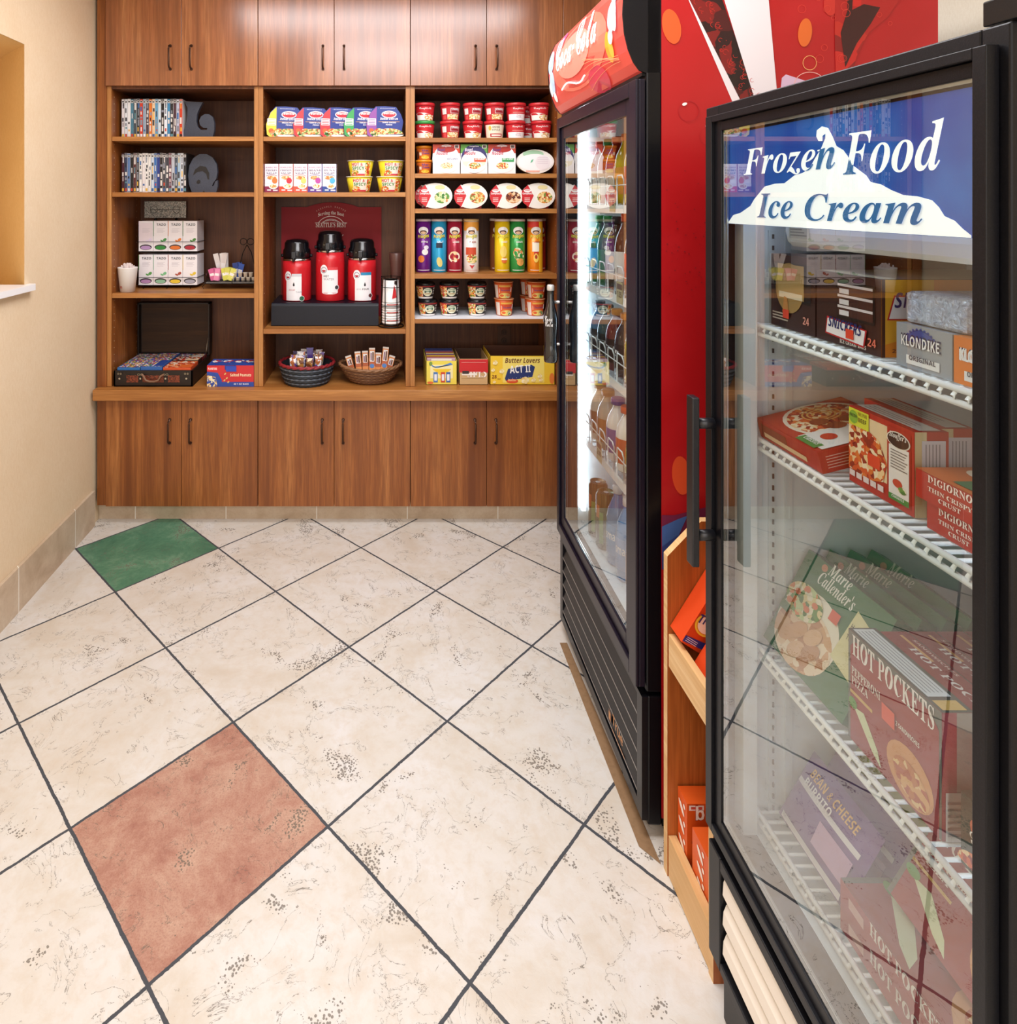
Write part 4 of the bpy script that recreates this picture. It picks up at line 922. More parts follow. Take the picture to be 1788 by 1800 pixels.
def oval(cx, zb, Y, a, b, facet, lab, fn, base=True, grp='oval microwave meals on the third shelf', w2=None):
    n = 8 if facet else 28; t = thing('meal_tray', lab, 'meal tray', (cx, Y+.015, zb), grp); f = front(cx, Y, zb+b)
    pts = []
    for i in range(28):
        th = 2*math.pi*i/28; q = 1 if not facet else 1/max(abs(math.cos(th))**1.9+abs(math.sin(th))**1.9, .01)**(1/1.9)
        pts.append((a*math.cos(th)*q, b*math.sin(th)*(q if facet else 1)))
    m = MB().prism(pts, f, -.018, 0, C('#f1ede6', .4)); fn(m, f); m.build('printed_sleeve', t)
    if base: MB().box(cx-a*.62, cx+a*.66, Y+.0185, Y+.034, zb, zb+b*.9, C('#a81e28', .45)).build('tray', t, 'dark red tray')
    return t
def compl(fd):
    def fn(m, f):
        m.poly(f, [(-.080, -.012), (-.078, .022), (-.05, .052), (-.022, .0), (-.046, -.052), (-.070, -.034)], C('#c8262e'), .0008)
        m.poly(f, [(-.05, .052), (-.046, .053), (-.018, .0), (-.042, -.054), (-.046, -.052), (-.022, .0)], C('#f4f2ee'), .001)
        m.disc(f, -.052, .024, .017, .008, C('#f4f0ee'), .0012, 18); m.text(f, 'HORMEL', -.052, .024, .024, .006, C('#c8262e'), 'sb', .0016)
        m.text(f, 'Compleats', -.052, .004, .046, .012, C('#ffffff'), 'sb', .0014)
        for k in range(3): m.rect(f, -.066, -.012-k*.008, -.040, -.009-k*.008, C('#f0c8c4'), .0012)
        m.disc(f, .030, -.006, .042, .036, C('#f7f2e8'), .0012, 26); m.disc(f, .030, -.008, .036, .028, fd, .0018, 24); m.disc(f, .02, .040, .024, .010, C('#e8d8a0'), .0012, 16)
    return fn
OM = ['dark streaked meat picture', 'noodle picture, octagonal']
for i, (px, fd, fac, lab) in enumerate(((766, SALAD, 0, 'with speckled rice picture, leftmost in front'), (828, PASTA, 1, 'with chicken and noodle picture, second'), (891, food('photo_of_beef', ['#7a3420', '#e8c8a0', '#5a2418', '#c88a5a'], 90), 1, 'with dark beef picture, third'), (946.5, PASTA, 0, 'with dumpling picture, rightmost before the cooler'))):
    oval(PX(px, 2.985), D[2]+ES, 2.985, .079, .0605, fac, 'white oval ready meal '+lab, compl(fd))
oval(PX(759, 3.03), D[2]+ES, 3.035, .075, .0605, 0, 'white oval ready meal half hidden behind the leftmost one', compl(SALAD))
def ov2(m, f):
    m.disc(f, -.01, .036, .05, .018, C('#a8d0b0'), .0008, 24); m.disc(f, .0, -.004, .084, .040, C('#f4f2f4'), .0012, 30); m.disc(f, .035, -.005, .035, .035, C('#eee6ea'), .0016, 24); m.rect(f, -.045, -.05, .02, -.042, C('#e8b0a0'), .0016)
    m.poly(f, [(-.024, -.006), (-.014, -.002), (-.008, .012), (-.018, .008)], C('#6ab894'), .002)
    for k in range(4): m.rect(f, .01, .018-k*.009, .06, .020-k*.009, C('#d8c8d2'), .002)
oval(PX(941, 3.0), D[1]+ES, 3.0, .090, .058, 1, 'pale oval ready meal seen from its white back, on the second shelf', ov2, False, None)
# ---- tall chip cans
PC = [(745.2, 0, '#6a1f7e', '#f0f0f0', 'purple'), (772.8, 0, '#2a9cc8', '#f0f0f0', 'turquoise'), (800.5, 0, '#a02038', '#f0f0f0', 'crimson'), (829.8, 0, '#ece8e4', '#e8b060', 'white with orange top band'),
      (885, 0, '#e6c21c', '#e8e0b0', 'yellow'), (911.8, 0, '#2c8f42', '#e0e8d0', 'green'), (943, 0, '#ec8a1c', '#d8342a', 'yellow-orange with red top band'), (876, 1, '#8a5030', '#e8e0d8', 'brown and half hidden behind the yellow one'), (949, 1, '#b03028', '#a82a28', 'red and half hidden at the right end')]
for i, (px, bk, c, tc_, ds) in enumerate(PC):
    Y = 3.055 if not bk else 3.14; cx = PX(px, Y-.03); z = D[3]+ES; r = .0365; h = .256
    t = thing('chip_can', 'tall round chip can, '+ds, 'chip can', (cx, Y, z), 'tall chip cans on the fourth shelf')
    m = MB().lathe((cx, Y, z), [(r-.001, 0), (r, .002), (r, h-.012)], C(c, .25, .15), 36); f = CYL((cx, Y, z), r, -.02)
    if i == 3: m.rect(f, -.05, .20, .05, h-.014, C('#e09a38'), .0004, 16); m.rect(f, -.03, .085, .02, .12, C('#c84a2c'), .0018, 6); m.disc(f, .0, .066, .026, .022, PASTA, .0022, 18); m.poly(f, [(-.012, .035), (.012, .035), (0, .018)], C('#b82a2c'), .0018)
    if i == 6: m.rect(f, -.05, .215, .02, h-.013, C('#d8342a'), .0004, 12); m.rect(f, .012, .002, .05, h-.013, C('#f0b820'), .0006, 8); m.rect(f, -.02, .10, .012, .145, C('#f4ecd8'), .0012, 5); m.rect(f, -.012, .085, .008, .1, C('#c8382c'), .0016, 4)
    if i in (1,): m.rect(f, -.016, .118, .014, .142, C('#1c2a40'), .0014, 5); m.disc(f, .0, .05, .013, .024, C('#d8c878'), .0018, 16, .2)
    if i in (4,): m.disc(f, .0, .10, .016, .028, C('#eccf6a'), .0014, 18); m.disc(f, .004, .058, .013, .014, C('#d86a28'), .0018, 18); m.rect(f, -.009, .06, .017, .068, C('#f4ead0'), .0022, 5)
    if i in (5,): m.disc(f, .0, .085, .024, .036, SALAD, .0014, 18, .4); m.disc(f, .008, .05, .017, .018, C('#dca050'), .0019, 16)
    if i in (2,): m.disc(f, -.006, .075, .028, .026, food('bacon_print', ['#f0d0a0', '#c84a30', '#f8ecd8', '#a02038'], 70), .0016, 18, .3)
    if i in (0,): m.disc(f, .012, .12, .012, .010, C('#e8e0ec'), .0016); m.disc(f, .006, .098, .015, .014, C('#f0ece8'), .0018); m.disc(f, -.012, .065, .015, .017, C('#e07a2c'), .002, 16)
    if i in (6, 8, 7): m.disc(f, -.002, .07, .012, .022, C('#e8a028' if i != 6 else '#f4d060'), .0016, 16); m.disc(f, -.002, .075, .006, .010, C('#a83a1c'), .002, 12)
    # blank white oval where the brand mark sits
    m.disc(f, -.002, .200, .0235, .0185, C('#f2efec'), .0020, 24); m.disc(f, -.002, .193, .016, .0095, C('#4a2a24'), .0026, 18) ; m.disc(f, -.002, .191, .012, .006, C('#d8b088'), .003, 14)
    m.text(f, 'Pringles', .001, .160, .056, .024, C('#2e6a34') if i != 3 else C('#2e6a34'), 'sbi', .0020, rot=.12); m.text(f, 'Pringles', .0, .161, .054, .0225, C('#f0dc4a'), 'sbi', .0028, rot=.12)
    m.text(f, ['BBQ', 'SALT', 'LOADED', 'PIZZA', 'HONEY', 'SOUR', 'CHEDDAR', 'BBQ', 'HOT'][i], .004, .142, .030, .009, C('#f4f0e8') if i not in (3, 6) else C('#a83a1c'), 'sb', .002)
    m.rect(f, -.03, .010, .03, .013, C('#f4f0f0' if i != 3 else '#c8a0a0'), .0006, 8)
    m.build('printed_can', t)
    MB().lathe((cx, Y, z), [(r+.001, h-.0115), (r+.0012, h-.001), (r-.002, h)], C('#e8d8d4' if i != 3 else '#e8c890', .3), 36).build('lid', t, 'translucent lid')
# ---- black and orange cups
def blk(m, f):
    m.rect(f, -.055, .004, .055, .062, C('#1c1618'), .0005, 18); m.rect(f, -.05, .004, -.012, .060, NOOD, .0009, 8); m.rect(f, -.05, .058, .05, .0615, C('#c8343a'), .001, 16); m.rect(f, -.04, .002, .04, .010, C('#efe8e6'), .0011, 12)
    m.disc(f, .008, .034, .020, .020, C('#e9ead0'), .0018, 22); m.text(f, 'Asian', .008, .044, .024, .008, C('#2f7a58'), 'rb', .0024); m.text(f, 'Noodle', .008, .034, .028, .008, C('#2f7a58'), 'rb', .0024); m.rect(f, -.006, .024, .022, .027, C('#b8903a'), .0024, 3)
    for k in range(3): m.rect(f, .034, .022+.012*k, .043, .029+.012*k, C('#e8e4e0'), .0016, 2)
def blk2(m, f): blk(m, f); m.poly(f, [(-.052, .02), (-.03, .008), (.004, .008), (-.03, .058), (-.052, .058)], C('#c8392c'), .0021)
def ora(m, f):
    m.rect(f, -.05, .004, .05, .070, C('#e0622a'), .0005, 18); m.rect(f, -.046, .004, -.026, .066, C('#ecdcd0'), .0009, 4); m.poly(f, [(-.02, .03), (.034, .034), (.034, .056), (-.02, .05)], C('#f2ece8'), .002)
    m.text(f, 'MARUCHAN', .007, .047, .046, .008, C('#c8302c'), 'sb', .0026); m.text(f, 'Instant', .007, .038, .04, .008, C('#5a3a80'), 'sbi', .0026); m.disc(f, .004, .016, .026, .013, C('#e8cf70'), .0016, 18); m.disc(f, .02, .014, .012, .009, SALAD, .002, 14); m.rect(f, -.02, .058, .03, .066, C('#e8b04a'), .0012, 8)
CUPS = [(749, 1, 'b'), (792, 1, 'c'), (841, 1, 'b'), (888.5, 1, 'o'), (947, 1, 'o'), (753, 0, 'b'), (792, 0, 'c'), (841, 0, 'b'), (889.5, 0, 'o'), (945, 0, 'o')]
for i, (px, r, k) in enumerate(CUPS):
    Y = 3.01; cx = PX(px, Y); z = D[4]+.0014+r*.0822; p = i % 5
    lab = '%s noodle cup, %s stack from the left, %s' % ({'b': 'black lidded', 'c': 'black lidded red and orange printed', 'o': 'orange ribbed'}[k], ORD[p], 'on top' if r else 'at the bottom')
    if k == 'o': tub('noodle_cup', 'noodle cup', lab, 'noodle cups in stacks on the lined shelf', cx, Y+.05, z, .045, .036, .0816, C('#d8602a', .4), C('#e8a878', .4), .003, ora, None, (.05, -.12)[r], .003)
    else: tub('noodle_cup', 'noodle cup', lab, 'noodle cups in stacks on the lined shelf', cx, Y+.05, z, .0465, .036, .0816, C('#5a2a20', .4), C('#14161a', .15), .016, blk if k == 'b' else blk2, None, (.0, -.05, .05)[p % 3], .001, 1)
for r in (0, 1): tub('noodle_cup', 'noodle cup', 'orange noodle cup half hidden behind the fifth stack, %s' % ('upper' if r else 'lower'), None, PX(934, 3.12), 3.17, D[4]+.0014+r*.0822, .045, .036, .0816, C('#d8602a', .4), C('#e8a878', .4), .003, ora)
# ---- cartons on the ledge
zb = ZCT+ES
def opencarton(x0, x1, y0, y1, hf, hb, outer, inner, t, nm='tray'):
    m = MB(); th = .0022
    m.box(x0, x1, y0, y0+th, zb, zb+hf, outer); m.box(x0, x1, y1-th, y1, zb, zb+hb, inner); m.box(x0, x1, y0, y1, zb, zb+th, inner)
    for a in (x0, x1-th):
        m.add([(a, y0, zb), (a, y1, zb), (a, y1, zb+hb), (a, y0, zb+hf), (a+th, y0, zb), (a+th, y1, zb), (a+th, y1, zb+hb), (a+th, y0, zb+hf)], [(0, 1, 2, 3), (7, 6, 5, 4), (3, 2, 6, 7), (0, 3, 7, 4)], outer)
    return m
Y = 2.985; x0, x1 = PX(749, Y), PX(803.5, Y); W = x1-x0
t = thing('snack_carton', 'yellow display carton of candy packets, leftmost of three cartons', 'carton', ((x0+x1)/2, Y+.1, zb))
m = opencarton(x0, x1, Y, Y+.19, .112, .125, C('#ead858', .4), C('#c8a838'), t); f = front(x0, Y, zb)
m.rect(f, .02, .03, W-.02, .095, C('#f2e8b0'), .0008); m.poly(f, [(.02, .10), (.05, .08), (W-.03, .105), (W-.02, .095), (.03, .085)], C('#5a88c8'), .0014); m.poly(f, [(.03, .075), (.075, .04), (.12, .075)], C('#efc82a'), .0016)
for a, c_ in ((.045, '#4a7ab8'), (.08, '#c8442c'), (.105, '#3a62a8')): m.rect(f, a-.010, .012, a+.010, .06, C(c_), .0018); m.rect(f, a-.006, .02, a+.006, .05, C('#e8ecf4'), .0022)
m.disc(f, .022, .10, .008, .010, C('#7a9a4a'), .0016); m.disc(f, .02, .01, .015, .006, C('#d8703a'), .0014)
m.build('carton_tray', t)
for k in range(9):
    yy = Y+.016+.018*k; cc = ['#c8a8b8', '#a04838', '#e2b83a', '#7a4a88', '#d8c890', '#b8562c', '#7a5a90', '#303a78', '#3a4a90'][k]
    o = MB().box(x0+.006, x1-.006, yy, yy+.010, zb+.004, zb+.122+.0015*k, C(cc, .35)); o.rect(front(x0+.006, yy, zb+.004), .02, .105, W-.03, .115, C('#f0e8e0'), .0006)
    tag(o.build('candy_packet'), 'candy packet, %s from the front in the yellow carton' % ORD[k], 'candy packet', 'candy packets filed in the yellow carton')
x0, x1 = PX(807.5, Y), PX(858, Y); W = x1-x0; hf = .122
t = thing('snack_carton', 'brown and red open carton of energy bars, middle of three cartons', 'carton', ((x0+x1)/2, Y+.1, zb))
m = opencarton(x0, x1, Y, Y+.20, hf, .128, C('#c8a878', .5), C('#4a2e20'), t); f = front(x0, Y, zb)
m.rect(f, 0, .058, W, hf-.002, C('#c8282c'), .0007); m.text(f, 'CLIF', W*.62, .062, W*.66, .026, C('#f4ece8'), 'rb', .0018, rot=math.pi); m.rect(f, .012, .045, W*.62, .056, C('#f0e8dc'), .0012); m.rect(f, .014, .052, .045, .066, C('#3a3030'), .0020)
m.rect(f, .01, hf-.016, W-.01, hf-.0145, C('#f0c0b8'), .0011); m.rect(f, .01, .030, W-.02, .0315, C('#a88858'), .001)
m.build('carton_tray', t)
x0, x1 = PX(861.5, Y), PX(975.5, Y); W = x1-x0; hf = .136
t = thing('snack_carton', 'large yellow open carton of microwave popcorn, rightmost of three cartons', 'carton', ((x0+x1)/2, Y+.1, zb))
m = opencarton(x0, x1, Y, Y+.20, hf, .142, C('#ecc63a', .4), C('#5a3422'), t); f = front(x0, Y, zb)
m.rect(f, .06, .01, W-.05, hf-.004, C('#f0dc70'), .0006)
m.text(f, 'Butter Lovers', W*.5, .103, .165, .024, C('#6a3a24'), 'sbi', .0014)
m.poly(f, [(.075, .018), (.2, .038), (.212, .085), (.195, .095), (.085, .075), (.07, .03)], C('#26366e'), .0012); m.text(f, 'ACT II', .143, .057, .098, .036, C('#f6f4ee'), 'sb', .0018, rot=.06)
for k in range(14): m.disc(f, .078+.0095*k, .027+.0012*k if k % 2 else .072+.0012*k, .0012, .0012, C('#e8e8f0'), .0017, 6)
m.disc(f, .105, .018, .028, .010, C('#d8522c'), .0020, 20); m.text(f, 'Butter', .105, .018, .04, .009, C('#f8e0a0'), 'sbi', .0026); m.text(f, '28', .020, .030, .022, .017, C('#7a3a20'), 'sb', .0014); m.text(f, 'BAGS', .042, .025, .014, .005, C('#7a3a20'), 'sb', .0014)
for a, b, r in ((.024, .105, .013), (.055, .065, .013), (.014, .07, .010), (.165, .022, .020), (.205, .024, .012), (.235, .042, .012), (.24, .024, .010), (.02, .014, .008)):
    for q in range(5): m.disc(f, a+r*.45*math.cos(q*1.26), b+r*.4*math.sin(q*1.26), r*.5, r*.48, C(('#f6ecc8', '#efdc9c', '#e8c878')[q % 3]), .0020+.0003*q, 10)
m.disc(f, W-.014, .03, .012, .026, C('#e0803a'), .0008, 18)
m.build('carton_tray', t)
# ================================================================ tall drinks cooler
Yn, Yf = 1.489, 2.215; XF = .612
t = thing('drinks_cooler', 'tall black glass-door drinks cooler with a bulging red lit sign and red printed side', 'cooler', (XF+.01, Yn, 0), None, math.radians(-1.25))
COOL = t
m = MB()
m.box(.665, 1.30, Yn, Yn+.04, .03, 2.07, FRIDGE); m.box(.665, 1.30, Yf-.04, Yf, .03, 2.07, FRIDGE); m.box(1.26, 1.30, Yn, Yf, .03, 2.07, FRIDGE)
m.box(.665, 1.30, Yn, Yf, 1.83, 2.07, FRIDGE); m.box(.665, 1.30, Yn, Yf, .03, .36, FRIDGE)
m.build('cabinet_body', t)
m = MB()
for a, b in ((Yn, Yn+.05), (Yf-.05, Yf)): m.box(.628, .6645, a, b, .345, 2.07, FRIDGE)
m.box(.628, .6645, Yn+.0502, Yf-.0502, 1.80, 2.07, FRIDGE); m.box(.628, .6645, Yn+.0502, Yf-.0502, .345, .385, FRIDGE)
m.build('front_frame', t, bev=.004)
MB().box(.632, .6645, Yn+.001, Yf-.001, .03, .335, FRIDGE).build('lower_panel', t, bev=.004)
m = MB()   # white interior
yi0, yi1, xi0, xi1, zi0, zi1 = Yn+.042, Yf-.042, .6652, 1.255, .385, 1.83
m.add([(xi0, yi1, zi0), (xi1, yi1, zi0), (xi1, yi1, zi1), (xi0, yi1, zi1)], [(0, 1, 2, 3)], LINER); m.add([(xi0, yi0, zi0), (xi1, yi0, zi0), (xi1, yi0, zi1), (xi0, yi0, zi1)], [(3, 2, 1, 0)], LINER)
m.add([(xi1, yi0, zi0), (xi1, yi1, zi0), (xi1, yi1, zi1), (xi1, yi0, zi1)], [(0, 1, 2, 3)], LINER)
m.add([(xi0, yi0, zi0), (xi1, yi0, zi0), (xi1, yi1, zi0), (xi0, yi1, zi0)], [(0, 1, 2, 3)], LINER); m.add([(xi0, yi0, zi1), (xi1, yi0, zi1), (xi1, yi1, zi1), (xi0, yi1, zi1)], [(3, 2, 1, 0)], LINER)
m.build('white_liner', t, 'white interior lining')
for yy in (yi0+.016, yi1-.016):
    MB().box(.674, .686, yy-.006, yy+.006, .45, 1.78, C('#e8f4ff', .4, 0, 14.0)).build('light_strip', t, 'lit white strip lamp')
CSH = [1.495, 1.232, .980, .706]
TAGC = C('#c8c09a', .5)
for k, z in enumerate(CSH):
    m = MB()
    m.box(.682, .688, yi0+.03, yi1-.03, z-.026, z-.003, WHITEW)
    for i in range(15): m.tube([(.688, yi0+.035+i*.0415, z-.003), (1.235, yi0+.035+i*.0415, z-.003)], .0022, WHITEW, 5)
    for i in range(8):
        yy = yi1-.045-i*.078
        m.tube([(.684, yy+.027, z-.003), (.684, yy+.027, z+.070), (.682, yy+.018, z+.083), (.682, yy-.018, z+.083), (.684, yy-.027, z+.070), (.684, yy-.027, z-.003)], .0022, WHITEW, 5)
    m.tube([(.684, yi0+.03, z+.055), (.684, yi1-.03, z+.055)], .0018, WHITEW, 5)
    m.build('wire_shelf', t, 'white wire shelf with bottle guard')
    for yy, tx in (((1.90, '1.25'), (1.84, '1.25'), (1.70, '1.50'), (2.02, '2.00'))[k], (1.62, '1.50')):
        g = side(.681, yy, z-.022) ; m = MB().rect(g, 0, 0, .05, .062, TAGC, 0.0); m.rect(g, .004, .040, .046, .056, C('#6a5048'), .0004); m.text(g, tx, .025, .018, .036, .017, C('#4a4640'), 'sb', .0008); m.build('price_tag', t, 'pale green price tag')
# door
m = MB(); DY0, DY1, DZ0, DZ1 = Yn+.001, Yf, .356, 1.792; S0 = .085; S1 = .060
m.box(XF, .626, DY0, DY0+S0, DZ0, DZ1, PURP); m.box(XF, .626, DY1-S1, DY1, DZ0, DZ1, PURP); m.box(XF, .626, DY0+S0, DY1-S1, DZ1-.075, DZ1, PURP); m.box(XF, .626, DY0+S0, DY1-S1, DZ0, DZ0+.07, PURP)
m.box(XF-.008, XF-.0002, DY0, DY0+.045, DZ0, DZ1, PURP); m.box(XF-.008, XF-.0002, DY1-.026, DY1, DZ0, DZ1, PURP); m.box(XF-.008, XF-.0002, DY0+.045, DY1-.026, DZ1-.036, DZ1, PURP); m.box(XF-.008, XF-.0002, DY0+.045, DY1-.026, DZ0, DZ0+.032, PURP)
d = m.build('glass_door', t, 'dark framed door', .002)
a0, a1, b0, b1 = DY0+S0-.004, DY1-S1+.004, DZ0+.066, DZ1-.071
MB().add([(.616, a0, b0), (.616, a1, b0), (.616, a1, b1), (.616, a0, b1)], [(0, 1, 2, 3)], GLASSC).build('glass_pane', d, 'clear glass pane')
m = MB()
for q in (0, .006): m.box(.6175+q, .619+q, a1-.006, a1, b0, b1, C('#d8e0e0', .2, .8)); m.box(.6175+q, .619+q, a0, a1, b0, b0+.005, C('#d8e0e0', .2, .8))
m.build('pane_spacer', d, 'silver pane spacer')
# bottle-shaped door handle
t2z = PZ(634, 2.19); hx, hy = .572, 2.170
pr = [(.0, 0), (.021, .001), (.0235, .008), (.0235, .03), (.0215, .055), (.0205, .075), (.0225, .10), (.0245, .125), (.0245, .150), (.021, .170), (.0145, .195), (.0115, .215), (.0105, .245), (.0115, .252), (.0115, .258)]
BOT = C('#141418', .12, 0, 0, 0, 1)
m = MB().lathe((hx, hy, t2z), pr, BOT, 26); m.text(CYL((hx, hy, t2z), .0245, -.55), 'Coca', .0, .144, .026, .018, C('#f0f0f0'), 'sc', .0018); m.text(CYL((hx, hy, t2z), .0245, -.55), 'Cola', .002, .126, .026, .018, C('#f0f0f0'), 'sc', .0018)
m.lathe((hx, hy, t2z), [(.0118, .246), (.0125, .248), (.0125, .262), (.010, .266), (0, .267)], C('#c8c4c0', .3, .3), 20)
for zz in (.06, .205): m.tube([(hx, hy, t2z+zz), (XF-.009, hy+.01, t2z+zz)], .0055, C('#b8b8b8', .3, .8), 8)
m.build('bottle_handle', d, 'black bottle-shaped door handle')
# lower grille
m = MB(); g0, g1 = .045, .335
m.box(.617, .6315, Yn-.002, Yn+.028, g0, g1, BLACK); m.box(.617, .6315, Yf-.03, Yf, g0, g1, BLACK); m.box(.617, .6315, Yn+.028, Yf-.03, g1-.012, g1, BLACK); m.box(.617, .6315, Yn+.028, Yf-.03, g0, g0+.028, BLACK)
m.box(.627, .6315, Yn+.028, Yf-.03, g0+.028, g1-.012, DARK)
SIL = C('#8f8a86', .3, .5)
for k in range(5):
    zz = g0+.045+k*.046
    m.add([(.6185, Yn+.028, zz), (.6185, Yf-.03, zz), (.6265, Yf-.03, zz+.034), (.6265, Yn+.028, zz+.034)], [(0, 1, 2, 3)], BLACK)
    m.box(.6175, .6190, Yn+.028, Yf-.03, zz-.004, zz, SIL)
gr = m.build('lower_grille', t, 'black louvred grille')
g = side(.6178, 1.72, g0+.050)
m = MB(); OR = C('#c88848', .4); m.rect(g, 0, 0, .02, .03, C('#6a4a3a'), 0); m.rect(g, .003, .005, .017, .025, OR, .0006); m.text(g, 'True', .07, .014, .075, .026, OR, 'sb', .0006); m.rect(g, .025, -.006, .12, -.003, OR, .0006)
m.build('maker_badge', t, 'small orange badge')
# canopy
prof = [(.628, 1.806), (.614, 1.812), (.600, 1.832), (.588, 1.862), (.579, 1.90), (.575, 1.945), (.577, 1.985), (.584, 2.020), (.598, 2.050), (.620, 2.072)]
def cpt(b):
    L = 0
    for (x0, z0), (x1, z1) in zip(prof, prof[1:]):
        s_ = math.hypot(x1-x0, z1-z0)
        if b <= L+s_ or (x1, z1) == prof[-1]:
            u = (b-L)/s_; n = Vector((-(z1-z0), 0, (x1-x0))).normalized(); return Vector((x0+(x1-x0)*u, 0, z0+(z1-z0)*u)), n
        L += s_
def CF(a, b, d=0):
    p, n = cpt(b); return Vector((p.x, Yf-a, p.z))+n*d
LEN = sum(math.hypot(b[0]-a[0], b[1]-a[1]) for a, b in zip(prof, prof[1:])); W = Yf-Yn
m = MB()
for y_, s_ in ((Yn, 1), (Yn+.006, -1), (Yf-.006, 1), (Yf, -1)): pass
for ya, yb_ in ((Yn, Yn+.005), (Yf-.005, Yf)):
    P = [(x-.002, z) for x, z in prof]+[(.672, 2.072), (.672, 1.806)]
    m.prism(P, lambda a, b, d=0, y=ya: Vector((a, y+d, b)), 0, .005, BLACK)
m.box(.630, .672, Yn+.0052, Yf-.0052, 2.060, 2.072, BLACK); m.box(.62, .672, Yn+.0052, Yf-.0052, 1.800, 1.808, BLACK)
cn = m.build('sign_housing', t, 'black end cap and rim')
CE = .35
m = MB(); vs = []; fs = []
for i, (x, z) in enumerate(prof):
    vs += [(x, Yn+.0055, z), (x, Yf-.0055, z)]
    if i: fs.append((2*i-2, 2*i-1, 2*i+1, 2*i))
m.add(vs, fs, C('#cc4a40', .25, 0, CE))
E1 = lambda h, e=.3: C(h, .25, 0, e)
def strip(pts, mat, d):
    # pts polygon subdivided along b for the curved face
    m.poly(CF, pts, mat, d)
def blob(cx, cy, rx, ry, mat, d, rot=0): m.disc(CF, cx, cy, rx, ry, mat, d, 26, rot)
blob(.34, .15, .27, .10, E1('#e0705c'), .0016); blob(.30, .16, .17, .065, E1('#e88a78'), .0024)
blob(.48, .045, .075, .04, E1('#c83a50'), .0030); blob(.15, .235, .05, .022, E1('#b85080'), .003, .3)
blob(.615, .105, .022, .040, E1('#e89a30'), .0036, .1); blob(.63, .10, .014, .026, E1('#f0b040'), .0042, .1)
# pale blue and white patches at both ends
for cx_ in (.045, .66):
    for k, (dx, b_, rx, ry, h_) in enumerate(((0, .19, .035, .05, '#a8c4dc'), (.01, .12, .03, .05, '#b8d0e4'), (.0, .20, .02, .03, '#f0f2f4'), (-.012, .10, .014, .03, '#eef2f6'), (.02, .07, .016, .022, '#f0f0f0'))):
        blob(cx_+dx*(1 if cx_ < .3 else -1), b_+(.0 if cx_ < .3 else .055), rx, ry*.8, E1(h_), .003+.0006*k)
for k in range(7):
    m.tube([CF(.40+.26*u/8, .030+.012*k+.03*math.sin(u/8*2+.4*k), .0035) for u in range(9)], .0006, E1('#f0a878'), 4)
[m.text(CF, 'Coca-Cola', .325+o_, .142, .42, .100, E1('#fbf4f2', .5), 'sc', .0055, res=3) for o_ in (0, .003)]
m.tube([CF(.16+.24*u/14, .078+.010*math.sin(u/14*6.2), .006) for u in range(15)], .0028, E1('#fbf4f2', .8), 5)
cs = m.build('lit_sign_face', t, 'curved red lit sign face with white script lettering')
# printed side panel facing the camera
m = MB(); ys = Yn-.0015; f = front(0, ys, 0); q = lambda px, py: (PX(px, 1.487), PZ(py, 1.487))
RS = speck('red_vinyl_print', '#b4141a', '#d8303a', 4, .35, .45, .8, .5)
x0, x1, z0_, z1_ = PX(1163, 1.487), 1.302, .05, 2.07
m.box(x0, x1, ys, Yn-.0002, z0_, z1_, RS)
def P(pts, h, d): m.poly(f, [q(*p) for p in pts], h if not isinstance(h, str) else C(h, .35), d)
P([(1188, -50), (1160+8, -160), (1190, -160), (1325, 168), (1355, 260), (1322, 260), (1288, 185)], '#ece2e6', .001)
DB = food('dark_cola_print', ['#2a0e12', '#4a1216', '#1e0a0e', '#7a1818', '#34100f'], 28, .35)
P([(1190, -160), (1240, -160), (1268, 0), (1323, 168), (1350, 262), (1355, 262), (1325, 168), (1211, 0)], DB, .0012)
P([(1211, 0), (1268, 0), (1326, 180), (1350, 262), (1345, 262), (1300, 178)], DB, .0014)
P([(1238, -160), (1335, -160), (1348, 0), (1365, 190), (1378, 262), (1352, 262), (1323, 172), (1271, 0)], '#ece4ea', .0016)
for cx_, cy_, rx, ry, h_, rot in ((1180, 47, 16, 31, '#e05a28', .2), (1411, 59, 12, 25, '#e06a2a', -.1), (1197, 835, 16, 34, '#e0502a', .1), (1455, 10, 12, 20, '#c83028', 0)):
    c_ = q(cx_, cy_); k = 1.487/F; 
    m.disc(f, max(c_[0], x0+rx*k+.001), c_[1], rx*k, ry*k, C(h_, .35), .0012, 26, rot)
P([(1464, -120), (1560, -140), (1575, 0), (1552, 34), (1520, 60), (1500, 100), (1490, 140), (1464, 150), (1462, 60)], food('red_brown_print', ['#b01c1c', '#8a1618', '#c8241f', '#5a1214', '#bf2a20', '#a01a1a'], 18, .35), .0013)
P([(1480, -90), (1496, -60), (1492, 20), (1512, 10), (1540, 16), (1524, 44), (1500, 78), (1480, 120), (1472, 60), (1484, 20)], '#3a1012', .0016)
R = random.Random(5)
for k in range(46):
    u = R.random(); cx_ = 1225+u*95+R.uniform(-14, 14); cy_ = -20+u*190
    c_ = q(cx_, cy_); rr = R.uniform(.003, .007); m.ring(f, c_[0], c_[1], rr, rr, .0009, C('#c83028', .35), .0019, 12, R.uniform(0, 3), R.uniform(4, 6.2))
for k in range(16):
    c_ = q(R.uniform(1360, 1560), R.uniform(-20, 110)); rr = R.uniform(.003, .010); m.ring(f, c_[0], c_[1], rr, rr, .0008, C('#e0483a', .35), .0019, 12)
